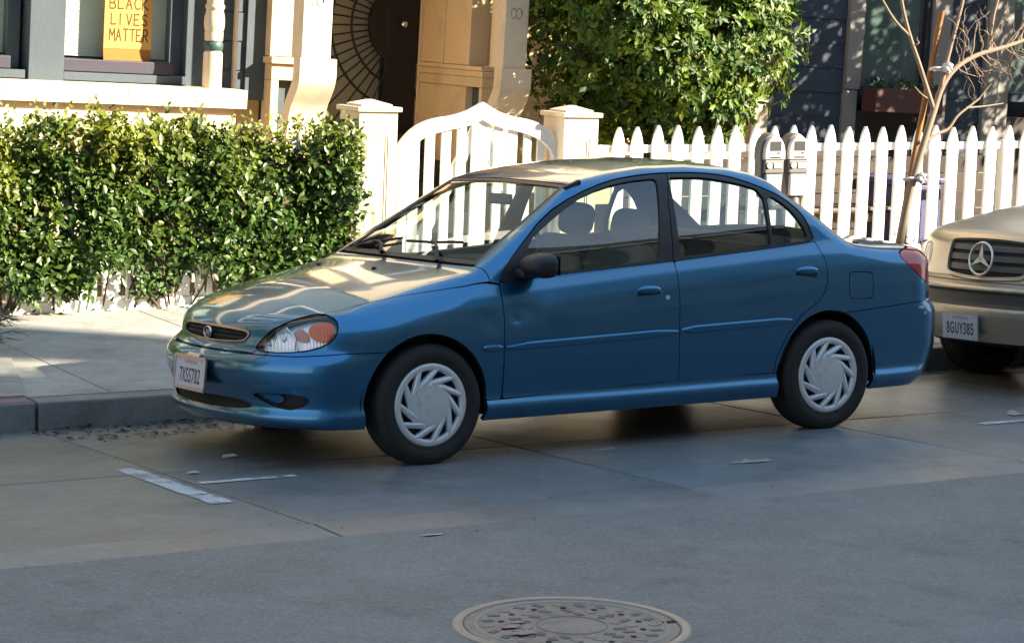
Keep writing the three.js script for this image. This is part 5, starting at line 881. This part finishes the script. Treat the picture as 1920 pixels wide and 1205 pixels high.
{ // young bare street tree with stake
  const z = -1.7, t = thing('young_street_tree', 'young bare street tree with forked pale branches leaning over the fence', 'tree', [4.75, walkY(z), z]);
  const bk = new THREE.MeshStandardMaterial({ map: tex(256, (u, v) => { const a = fbm(u, v, 9, 5, 401), b = noise(u * 6, v * 70, 70, 5); const k = 0.7 + 0.5 * a + 0.2 * (b - 0.5); return [0.235 * k, 0.175 * k, 0.125 * k]; }), roughness: 0.85 }), P = (x, y, dz = 0) => V(x - 4.75, y - walkY(z), dz), tb = (n, pts, a, b, par) => mesh(n, tube(pts, a, b, 8), bk, par);
  const trunk = tb('trunk', [P(4.73, 0.08), P(4.775, 0.65), P(4.86, 1.08), P(4.965, 1.42), P(5.02, 1.58)], 0.027, 0.022, t);
  const A = tb('branch', [P(5.00, 1.55), P(4.93, 1.70), P(4.865, 1.84), P(4.80, 1.97), P(4.745, 2.10), P(4.70, 2.24), P(4.66, 2.45)], 0.016, 0.009, t);
  tb('twig', [P(4.79, 2.0), P(4.66, 2.10), P(4.55, 2.23), P(4.42, 2.4)], 0.010, 0.005, A);
  const B = tb('branch', [P(5.01, 1.55), P(5.07, 1.70), P(5.17, 1.81), P(5.35, 1.895), P(5.56, 1.945), P(5.75, 2.0), P(5.95, 2.08)], 0.020, 0.010, t);
  const C = tb('branch', [P(5.06, 1.70), P(5.085, 1.82), P(5.125, 1.97), P(5.195, 2.22), P(5.25, 2.5)], 0.015, 0.009, t);
  const D = tb('branch', [P(4.955, 1.345), P(5.05, 1.39), P(5.13, 1.42), P(5.20, 1.50), P(5.29, 1.56), P(5.38, 1.615)], 0.012, 0.006, t);
  tb('twig', [P(5.27, 1.555), P(5.40, 1.562), P(5.58, 1.582)], 0.007, 0.004, D); tb('twig', [P(5.36, 1.60), P(5.42, 1.66), P(5.47, 1.71)], 0.005, 0.002, D);
  tb('twig', [P(4.98, 1.60), P(4.90, 1.64), P(4.84, 1.69)], 0.007, 0.003, trunk);
  const seed0 = seed; seed = 777;
  const grow = (par, x, y, dz, dx, dy, len, r, depth) => { const n = 4, pts = [P(x, y, dz)]; let a = x, b = y, c = dz, ux = dx, uy = dy; for (let i = 1; i <= n; i++) { ux += rr(-0.35, 0.35); uy += rr(-0.25, 0.35); const l = Math.hypot(ux, uy); ux /= l; uy /= l; a += ux * len / n; b += uy * len / n; c += rr(-0.03, 0.03); pts.push(P(a, b, c)); if (depth > 0 && rnd() < 0.75) grow(par, a, b, c, ux + rr(-0.9, 0.9), uy + rr(-0.5, 0.9), len * rr(0.35, 0.6), r * 0.6, depth - 1); } mesh('twig', tube(pts, r, r * 0.35, 5), bk, par); };
  for (const [x, y] of [[5.18, 1.82], [5.27, 1.86], [5.36, 1.895], [5.45, 1.92], [5.56, 1.945], [5.66, 1.97], [5.74, 2.0], [5.22, 1.84], [5.31, 1.88], [5.41, 1.91], [5.50, 1.93], [5.61, 1.96], [5.70, 1.985]]) { grow(B, x, y, 0, rr(-0.3, 0.6), 0.9, rr(0.22, 0.36), 0.0058, 1); if (rnd() < 0.7) grow(B, x, y, 0, rr(0.1, 0.8), -0.7, rr(0.14, 0.24), 0.0048, 1); }
  tb('twig', [P(5.43, 1.915), P(5.445, 2.03), P(5.46, 2.14), P(5.50, 2.28)], 0.012, 0.008, B);
  grow(A, 4.82, 1.94, 0, 0.5, 0.9, 0.07, 0.006, 0);
  seed = seed0;
  const wood = new THREE.MeshStandardMaterial({ map: tex(128, (u, v) => { const a = noise(u * 24, v * 3, 24, 9), b = fbm(u, v, 8, 4, 411); const k = 0.75 + 0.4 * a + 0.2 * b; return [0.26 * k, 0.115 * k, 0.035 * k]; }), roughness: 0.8 });
  const st = thing('tree_stake', 'orange-brown wooden stake tied to the young bare tree', 'stake', [4.72, walkY(z), z - 0.075]);
  mesh('pole', metreUV(tube([V(0, -0.05, 0), V(0.18, 1.0, 0), V(0.377, 2.06, 0)], 0.021, 0.019, 10, 3), 1), wood, st); mesh('pole_end', new THREE.CylinderGeometry(0.0185, 0.0185, 0.006, 16).translate(0.378, 2.063, 0), wood, st);
  const rag = std([0.62, 0.58, 0.54], 0.9);
  for (const [x, y] of [[5.045, 1.80], [4.87, 1.10]]) { const k = thing('tree_tie', y > 1.5 ? 'pale cloth tie round the stake above the fork of the bare tree' : 'pale cloth tie round the stake low on the bare tree trunk', 'tie', [x, y, z - 0.03]); mesh('band', new THREE.TorusGeometry(0.046, 0.011, 8, 24).rotateX(Math.PI / 2 - 0.15).scale(1, 1, 1), rag, k); mesh('knot', (() => { const g = new THREE.IcosahedronGeometry(0.034, 3), p = g.attributes.position; for (let i = 0; i < p.count; i++) { const q = 1 + 0.35 * Math.sin(p.getX(i) * 190) * Math.cos(p.getY(i) * 170); p.setXYZ(i, p.getX(i) * q, p.getY(i) * q, p.getZ(i) * q); } g.computeVertexNormals(); return g.translate(0.03, 0.01, 0.06); })(), rag, k); }
  const L = new Leaves(); for (let k = 0; k < 260; k++) L.add(V(rr(-0.14, 0.14), rr(0.28, 0.66) * (0.7 + 0.3 * rnd()), rr(-0.12, 0.12)), rdir().add(V(0, 0.8, 0)), rdir().add(V(0, 0.5, 0.6)), rr(0.7, 1.3), mix([0.05, 0.06, 0.02], [0.12, 0.09, 0.04], rnd()));
  const w = thing('tree_pit_plant', 'scrubby plant growing round the foot of the bare tree', 'plant', [4.76, walkY(z), z]); L.build('leaves', leafGeo(0.06, 0.012), leafMat(0.6, 0.15), w);
}
{ // things behind the right-hand fence
  const b = thing('garden_bench', 'brown slatted garden bench behind the picket fence', 'bench', [6.55, 0.17, -5.1]); const br = std([0.050, 0.036, 0.027], 0.8), pale = std([0.16, 0.13, 0.10], 0.8);
  for (let k = 0; k < 4; k++) mesh('slat', cbox(-0.7, 0.7, 0.42, 0.445, 0.02 + k * 0.1, 0.10 + k * 0.1), k === 3 ? pale : br, b); for (let k = 0; k < 3; k++) mesh('back_slat', cbox(-0.7, 0.7, 0.55 + k * 0.13, 0.635 + k * 0.13, -0.03, -0.005), br, b);
  for (const x of [-0.62, 0.62]) { mesh('leg', cbox(x - 0.03, x + 0.03, 0, 0.418, 0.33, 0.39), br, b); mesh('leg', cbox(x - 0.03, x + 0.03, 0, 0.9, -0.09, -0.032), br, b); }
  mesh('apron', cbox(-0.6, 0.6, 0.33, 0.40, 0.335, 0.36), pale, b);
  const c = thing('storage_bin', 'cream plastic bin behind the picket fence near the parking meter', 'bin', [6.15, 0.17, -4.75]); mesh('body', new THREE.CylinderGeometry(0.17, 0.14, 0.62, 28).translate(0, 0.31, 0), std([0.30, 0.25, 0.18], 0.6), c); mesh('lid', new THREE.LatheGeometry([[0.001, 0.70], [0.08, 0.695], [0.15, 0.67], [0.185, 0.635], [0.185, 0.615], [0.17, 0.612]].map(p => new THREE.Vector2(...p)), 28), std([0.33, 0.28, 0.21], 0.55), c);
  const d = thing('blue_crate', 'blue plastic box behind the picket fence beside the bare tree trunk', 'crate', [7.35, 0.17, -4.9]); const bl = std([0.055, 0.06, 0.15], 0.5); mesh('body', rbox(0.5, 0.62, 0.4, 0.02, 0, 0.31, 0), bl, d); mesh('rim', rbox(0.54, 0.05, 0.44, 0.015, 0, 0.64, 0), bl, d);
  const k = thing('garden_screen', 'brown plank screen standing behind the garden bench', 'screen', [7.3, 0.17, -5.9]); for (let i = 0; i < 5; i++) mesh('plank', metreUV(cbox(-2.0, 2.0, i * 0.15, i * 0.15 + 0.142, -0.01, 0.012), 1), [br, std([0.035, 0.027, 0.023], 0.85), std([0.045, 0.031, 0.025], 0.85)][i % 3], k); for (const x of [-1.9, 0, 1.9]) mesh('post', cbox(x - 0.04, x + 0.04, 0, 0.78, -0.10, -0.012), br, k);
}
{ // litter
  const scrap = (name, label, x, z, pts, col, y = laneY(z), h = 0.012) => {
    const g = thing(name, label, 'litter', [x, y + 0.003, z]); const s = extrude(shapeOf(pts), 0.0015, 0).rotateX(-Math.PI / 2), geo = s.index ? s.toNonIndexed() : s, p = geo.attributes.position; for (let i = 0; i < p.count; i++) p.setY(i, p.getY(i) + h * (0.5 + 0.5 * Math.sin(p.getX(i) * 70 + 1)) * Math.abs(Math.cos(p.getZ(i) * 60))); geo.computeVertexNormals(); mesh('sheet', geo, std(col, 0.8, { side: THREE.DoubleSide }), g); };
  const blob = (r, n, e) => Array.from({ length: n }, (_, i) => { const a = i / n * 6.283, q = r * rr(0.6, 1.15); return [Math.cos(a) * q * e, Math.sin(a) * q]; });
  scrap('paper_scrap', 'crumpled white paper scrap in the shade under the front bumper', -0.683, 0.129, blob(0.035, 9, 1.2), [0.5, 0.5, 0.5], undefined, 0.02);
  scrap('paper_scrap', 'flat pale scrap on the lane beside the stem of the parking mark', -1.045, 0.526, blob(0.022, 8, 1.6), [0.4, 0.4, 0.4]);
  scrap('fallen_leaf', 'dry tan leaf lying on the lane below the rear door', 1.388, 1.457, [[-0.12, 0.0], [-0.06, 0.03], [-0.03, 0.015], [0.0, 0.045], [0.04, 0.02], [0.10, 0.0], [0.12, -0.03], [0.02, -0.035], [-0.05, -0.015]], [0.36, 0.27, 0.22], undefined, 0.010);
  scrap('fallen_leaf', 'small pinkish leaf beside the white line behind the blue sedan', 3.685, 0.70, blob(0.04, 9, 1.3), [0.40, 0.30, 0.27], undefined, 0.02);
  scrap('paper_scrap', 'small white scrap at the edge of the asphalt ahead of the front wheel', -0.828, 2.41, [[-0.06, 0], [-0.02, 0.012], [0.04, 0.01], [0.055, -0.004], [0, -0.012]], [0.6, 0.6, 0.58], ROAD_Y, 0.006);
  const ll = thing('leaf_litter', 'drift of dry brown leaves in the gutter along the kerb', 'leaf litter', [0, 0, 0]); ll.userData.kind = 'stuff';
  const L = new Leaves(); for (let k = 0; k < 520; k++) { const t = rnd(), x = k < 380 ? -1.2 + 2.4 * t : rr(-3, 6), z = KERB_Z + 0.02 + Math.pow(rnd(), 1.8) * (k < 380 ? 0.5 : 0.2); if (x > -0.1 && x < 0.2) {} L.add(V(x, laneY(z) + rr(0.003, 0.018), z), V(rr(-1, 1), rr(-0.12, 0.12), rr(-1, 1)), V(rr(-0.25, 0.25), 1, rr(-0.25, 0.25)), rr(0.3, 1.0), mix([0.045, 0.030, 0.018], [0.11, 0.075, 0.042], rnd())); }
  for (let k = 0; k < 60; k++) { const z = rr(-0.6, 2.6); L.add(V(rr(-3, 5), (z > 2 ? ROAD_Y : laneY(z)) + 0.004, z), V(rr(-1, 1), 0, rr(-1, 1)), V(0, 1, 0), rr(0.15, 0.45), [0.08, 0.06, 0.045]); }
  L.build('leaves', leafGeo(0.055, 0.03, 0.3, 0.4), std([1, 1, 1], 0.9, { side: THREE.DoubleSide }), ll);
}
{ // feathery plant at the left edge of the sidewalk
  const x = -1.17, z = -2.32, s = thing('feathery_weed', 'dark feathery weed at the edge of the sidewalk by the kerb ramp', 'plant', [x, walkY(z), z]), L = new Leaves(), sm = std([0.05, 0.045, 0.03], 0.9);
  for (let k = 0; k < 15; k++) { const a = rr(-0.9, 0.9), len = rr(0.2, 0.38), pts = []; for (let i = 0; i <= 5; i++) { const t = i / 5; pts.push(V(Math.cos(a) * len * t * 0.9, 0.34 * Math.sin(t * 1.9) * (0.35 + 0.65 * ((k * 7) % 15) / 15) , Math.sin(a) * len * t)); } mesh('stem', tube(pts, 0.004, 0.002, 5), sm, s); for (let i = 4; i < 30; i++) { const t = i / 30, p = new THREE.CatmullRomCurve3(pts).getPoint(t); L.add(p, V(Math.cos(a) + rr(-0.6, 0.6), rr(-0.5, 0.5), Math.sin(a) + rr(-0.9, 0.9)), V(rr(-0.3, 0.3), 1, 0.3), rr(0.6, 1.2), mix([0.02, 0.03, 0.014], [0.05, 0.055, 0.025], rnd())); } }
  L.build('leaves', leafGeo(0.06, 0.008), leafMat(0.6, 0.1), s);
}
// ------------------------------------------------------------------ champagne car behind the sedan
{
  const c = thing('champagne_car', 'champagne beige car with a round star emblem in its dark grille', 'car');
  c.quaternion.copy(car.quaternion); c.position.copy(V(4.16, 0, -0.055).applyQuaternion(car.quaternion));
  const paint = new THREE.MeshPhysicalMaterial({ color: lin(0.38, 0.32, 0.24), metalness: 0.45, roughness: 0.42, clearcoat: 0.9, clearcoatRoughness: 0.2 });
  const topB = curve([[-0.2, 0.5], [0.10, 0.80], [0.17, 0.872], [0.26, 0.915], [0.5, 0.97], [0.9, 1.045], [1.3, 1.09], [1.42, 1.10], [2.1, 1.44], [2.5, 1.48], [2.9, 1.44], [3.4, 1.12], [3.6, 1.07], [4.2, 1.0], [4.4, 0.8]], 0.03);
  const secB = curve([[0.1, -0.07], [0.2, -0.02], [0.3, 0], [0.6, 0], [0.75, -0.015], [0.9, -0.05], [1.02, -0.10], [1.2, -0.18], [1.42, -0.30], [1.56, -0.4]], 0.02);
  const frontB = curve([[0.05, 0.22], [0.2, 0.12], [0.27, 0.05], [0.36, 0.015], [0.45, 0.0], [0.495, 0.004], [0.50, 0.03], [0.585, 0.034], [0.592, 0.012], [0.612, 0.020], [0.632, 0.09], [0.645, 0.125], [0.75, 0.145], [0.86, 0.175], [0.90, 0.22], [1.1, 0.5]], 0.007);
  const bodyB = (x, y, z) => {
    z = Math.abs(z); const xs = x - 0.05 * z * z, sl = topB.d(xs), ft = (y - topB(xs) + 0.07 * z * z) / Math.sqrt(1 + sl * sl), ss = secB.d(y), fs = (z - 0.86 - secB(y)) / Math.sqrt(1 + ss * ss); let f = smax(ft, fs, 0.11);
    if (x < 1) { const q = z / 0.86, dy = frontB.d(y), dz = 0.40 / 0.86 * q + 0.9 / 0.86 * q ** 5; f = smax(f, (frontB(y) + 0.20 * q * q + 0.15 * q ** 6 - x) / Math.sqrt(1 + dz * dz + Math.min(9, dy * dy)), 0.03); }
    if (x > 3.6) f = smax(f, x - 4.35 + 0.15 * z * z, 0.08); return f; };
  let hb = cut(net(bodyB, [-0.1, 4.5, 0.14, 1.56, -0.06, 0.95], 0.019), (x, y, z) => z); hb = cut(hb, (x, y) => y - 0.20);
  const archB = (x, y) => Math.min(Math.hypot(x - 0.85, y - 0.31) - 0.35, Math.hypot(x - 3.45, y - 0.31) - 0.35);
  const gB = poly([[0.30, 0.872], [0.325, 0.86], [0.332, 0.78], [0.325, 0.695], [0.30, 0.672], [0, 0.655], [-0.30, 0.672], [-0.325, 0.695], [-0.332, 0.78], [-0.325, 0.86], [-0.30, 0.872], [0, 0.884]], 2), grF = (x, y, z) => x > 0.5 ? -1 : gB(z, y);
  const hl = poly([[0.56, 0.84], [0.70, 0.82], [0.76, 0.75], [0.73, 0.68], [0.58, 0.675], [0.54, 0.74]], 2), hlF = (x, y, z) => x > 0.8 ? -1 : hl(z, y), strip = (x, y) => Math.min(0.589 - y, y - 0.498, 1.0 - x), bump = (x, y) => Math.min(0.635 - y, 0.52 - x), under = (x, y) => Math.min(0.295 - y, 0.6 - x);
  const wsF = (x, y, z) => Math.min(x - 1.44 - 0.08 * z * z, 2.12 - x, 0.60 - (x - 1.44) * 0.1 - z), rwF = (x, y, z) => Math.min(x - 2.95, 3.38 - x, 0.55 - z, y - 1.0), swF = ((p) => (x, y, z) => z < 0.4 ? -1 : p(x, y))(poly([[1.75, 1.06], [2.2, 1.32], [2.9, 1.32], [3.15, 1.09]], 1));
  mesh('body', geoOf(both(rim(cuts(hb, [neg(grF), 0.02], [neg(hlF), 0.003], [neg(bump), 0.003], [neg(under), 0], [neg(wsF), 0.002], [neg(rwF), 0.002], [neg(swF), 0.002], archB), 0.012))), paint, c);
  mesh('front_bumper', geoOf(both(rim(cuts(hb, [bump, 0.002], [neg(under), 0], [neg(strip), 0.0015], archB), 0.012))), paint, c);
  mesh('rub_strip', geoOf(both(rim(cuts(hb, [strip, 0], archB), 0.02))), std([0.05, 0.046, 0.042], 0.55), c);
  mesh('inner_shell', geoOf(both(offset(cuts(hb, [neg(under), 0], [neg(wsF), -0.01], [neg(rwF), -0.01], [neg(swF), -0.01], [archB, -0.004]), -0.016))), M.seal, c);
  const gr = mesh('grille', geoOf(both(offset(cuts(hb, [grF, -0.02]), -0.028))), M.seal, c);
  mesh('grille_frame', geoOf(both(rim(offset(cuts(hb, [grF, -0.018], [neg(grF), -0.004]), 0.008), 0.02))), paint, gr);
  for (const y of [0.715, 0.772, 0.830]) mesh('grille_slat', geoOf(both(rim(offset(cuts(hb, [grF, 0.004], [(x, yy) => 0.017 - Math.abs(yy - y), 0]), -0.007), 0.016))), std([0.055, 0.060, 0.062], 0.4), gr);
  { // star emblem
    const s = new THREE.Group(); s.name = 'star_emblem'; s.position.set(0.122, 0.768, 0); s.rotation.z = -0.16; gr.add(s); const ch = std([0.62, 0.63, 0.65], 0.28, { metalness: 0.7 });
    mesh('ring', new THREE.TorusGeometry(0.094, 0.0075, 10, 48).rotateY(Math.PI / 2), ch, s);
    for (let k = 0; k < 3; k++) { const a = k * 2.0944; mesh('point', extrude(shapeOf([[-0.016, 0], [0, -0.010], [0.016, 0], [0, 0.092]]), 0.004, 0.003).rotateY(-Math.PI / 2).rotateX(a), ch, s); }
  }
  for (const s of [1, -1]) { const mm = s > 0 ? m => m : mirror; const l = mesh('headlight', geoOf(mm(offset(cuts(hb, [hlF, 0.001]), -0.002))), M.lamp, c); mesh('lamp_bucket', geoOf(mm(rim(offset(cuts(hb, [hlF, 0]), -0.05), -0.05))), M.chrome, l); mesh('side_window', geoOf(mm(offset(cuts(hb, [swF, 0.003]), -0.006))), M.glass, c); }
  mesh('windshield', geoOf(both(offset(cuts(hb, [wsF, 0.003]), -0.006))), M.glass, c); mesh('rear_window', geoOf(both(offset(cuts(hb, [rwF, 0.003]), -0.006))), M.glass, c);
  const p = numberPlate('8GUY385', c, 0.292, 0.146); p.position.set(-0.012, 0.378, -0.02); p.rotation.z = 0.05;
  mesh('lower_valance', geoOf(both(offset(cuts(hb, (x, y, z) => Math.min(0.30 - y, 0.5 - x, 0.6 - z)), -0.09))), M.seal, c);
  for (const [x, s] of [[0.85, 1], [3.45, 1], [0.85, -1], [3.45, -1]]) { const w = wheelProto.clone(); w.scale.setScalar(1.08); w.position.set(x, 0.302, s * 0.83); if (s < 0) w.rotation.y = Math.PI; c.add(w); mesh('wheel_housing', new THREE.CylinderGeometry(0.36, 0.36, 0.34, 32, 1, true, Math.PI * 0.5 - 1.75, 3.5).rotateX(Math.PI / 2).rotateZ(Math.PI / 2).translate(x, 0.31, s * 0.65), M.seal, c); }
  mesh('underbody', merge([box(3.4, 0.1, 1.0, 2.2, 0.27, 0), box(2.0, 0.1, 1.6, 2.15, 0.271, 0)]), M.seal, c); mesh('cabin', box(1.6, 0.4, 1.3, 2.4, 0.75, 0), M.interior, c);
}
// ------------------------------------------------------------------ across the street, behind the camera: what shades the road and shows in the car's windows
{
  const Z = 16.4, wallA = std([0.34, 0.31, 0.27], 0.85), wallB = std([0.27, 0.28, 0.29], 0.85), wallC = std([0.38, 0.34, 0.29], 0.85), glassD = std([0.03, 0.035, 0.04], 0.1);
  const geoP = new THREE.BoxGeometry(1, 1.7, 0.06), geoF = new THREE.BoxGeometry(1.2, 0.14, 0.24);
  const bld = (x0, x1, h, m, label) => {
    const b = thing('row_house', label, 'building', [(x0 + x1) / 2, 0.1, Z], 'houses across the street'), w = x1 - x0;
    mesh('wall', box(w, h, 9, 0, h / 2, 4.5), m, b); mesh('cornice', box(w - 0.02, 0.45, 0.5, 0, h - 0.35, -0.24), M.trimGrey, b);
    for (let f = 0; f < Math.floor(h / 3.2); f++) for (let k = 0; k < Math.floor(w / 2.3); k++) { const x = -w / 2 + 1.4 + k * 2.3; const p = mesh('window', geoP, glassD, b); p.position.set(x, 1.9 + f * 3.3, -0.02); const s = mesh('sill', geoF, M.trimGrey, p); s.position.set(0, -0.95, -0.06); }
    return b;
  };
  // roof heights follow from where the roof's shadow ends on the sidewalk (x, z), the sun's direction and the wall's distance
  const slope = Math.tan(SUN_EL) / Math.cos(SUN_AZ), hAt = z => 0.04 + (Z - z) * slope, xAt = (x, z) => x + (Z - z) * Math.tan(SUN_AZ);
  const xa = xAt(0.08, -3.2), x0 = xa - 11, xb = xAt(4.1, -2.6), hA = hAt(-1.72), a = bld(x0, xa, hA, wallA, 'tan row house with a roof screen across the street'), cx = (x0 + xa) / 2;
  const lo = hAt(-2.52), hi = hAt(-3.75), xs = xAt(-0.25, -2.3);
  mesh('roof_screen', box(xs - x0 - 0.2, hi - lo, 0.12, (xs + x0) / 2 - cx, (hi + lo) / 2, 0.06), M.trimGrey, a); mesh('roof_parapet', box(xa - xs, hi - hA, 0.3, (xs + xa) / 2 - cx, (hi + hA) / 2 - 0.001, 0.16), wallA, a);
  for (let x = x0 + 0.5; x < xs; x += 2.1) mesh('screen_post', box(0.07, lo - hA + 0.2, 0.07, x - cx, (lo + hA) / 2, 0.06), M.darkSteel, a);
  bld(xa + 0.01, xb, hAt(-2.25), wallB, 'grey row house across the street, between two tan ones');
  bld(xb + 0.01, xb + 13, hAt(-2.25), wallC, 'wide tan row house across the street');
  bld(x0 - 13, x0 - 0.01, hAt(-1.6), wallC, 'sandy row house across the street beside the one with the roof screen'); bld(x0 - 30, x0 - 13.01, hAt(-2), wallB, 'long grey row house across the street at the end of the row'); bld(xb + 13.01, xb + 36, hAt(-2.2), wallA, 'long tan row house across the street at the far end of the row');
  // the row goes on past both ends of the picture on this side of the street; the sedan's nose mirrors it
  const near = (x0, x1, h, m, label) => { const b = thing('row_house', label, 'building', [(x0 + x1) / 2, 0.1, -5.4], 'houses along this side of the street'), w = x1 - x0; mesh('wall', box(w, h, 6, 0, h / 2, -3), m, b); mesh('cornice', box(w - 0.02, 0.4, 0.4, 0, h - 0.3, 0.19), M.trimGrey, b); mesh('stoop', box(1.6, 1.2, 1.2, -w / 4, 0.6, 0.6), m, b); for (let f = 0; f < 2; f++) for (let k = 0; k < Math.floor(w / 2); k++) { const p = mesh('window', geoP, glassD, b); p.position.set(-w / 2 + 1.1 + k * 2, 2.6 + f * 3.2, 0.02); const s = mesh('sill', geoF, M.trimGrey, p); s.position.set(0, -0.95, 0.06); } };
  near(-9.4, -2.75, 8.6, std([0.22, 0.15, 0.10], 0.85), 'brown house next to the slate blue bay house'); near(-17, -9.41, 9.2, std([0.34, 0.26, 0.18], 0.85), 'tan house two doors left of the bay house'); near(-27, -17.01, 8.8, std([0.20, 0.17, 0.14], 0.85), 'dark tan house at the left end of the row'); near(13.1, 22, 9, std([0.36, 0.28, 0.20], 0.85), 'tan house next to the dark blue clapboard house');
}
{ // leafy tree in the right-hand yard, outside the frame: its shade falls on the blue house
  const t = thing('yard_tree', 'leafy tree in the yard of the dark blue house, casting dappled shade', 'tree', [10.9, 0.17, -4.4]), L = new Leaves();
  const lobes = [[-0.6, 3.0, 0, 0.95], [0.5, 3.2, 0, 0.95], [1.9, 3.1, 0, 0.9], [0, 3.9, 0, 0.9], [-1.1, 3.6, -0.1, 0.6], [1.2, 3.6, 0, 0.8], [-1.0, 2.65, -0.1, 0.45], [0.3, 2.55, 0, 0.6]];
  for (let k = 0; k < 7000; k++) { const q = lobes[k % lobes.length], d = rdir(), p = V(q[0], q[1], q[2]).addScaledVector(d, q[3] * Math.pow(rnd(), 0.45)); L.add(p, d.clone().add(rdir()), rdir().add(V(0, 0.6, 0)), rr(0.8, 1.3), mix([0.03, 0.07, 0.015], [0.07, 0.11, 0.02], rnd())); }
  L.build('foliage', leafGeo(0.11, 0.05), leafMat(0.5, 0.2), t);
  branchy(t, [[[[0, -0.1, 0], [0.05, 1.2, 0], [0, 2.4, 0]], 0.09, 0.06], [[[0, 2.2, 0], [-0.5, 2.8, 0], [-1.0, 3.6, 0]], 0.05, 0.015], [[[0, 2.3, 0], [0.5, 3.0, 0], [1.1, 3.7, 0]], 0.05, 0.015], [[[0, 2.4, 0], [0, 3.2, 0], [0, 4.2, 0]], 0.05, 0.015]], bark);
  // two more along the kerb ahead of the sedan, outside the frame: its nose and bumper mirror their dark crowns
  for (const [x, label] of [[-5.2, 'leafy street tree on the sidewalk ahead of the blue sedan'], [-9.6, 'second leafy street tree on the sidewalk ahead of the blue sedan']]) { const c = t.clone(); c.name = numbered('street_tree'); c.position.set(x, walkY(-2.0), -2.0); c.scale.set(0.95, 1.05, 1.0); c.rotation.y = x; scene.add(c); c.userData = { label, category: 'tree' }; }
}
renderer.render(scene, camera);
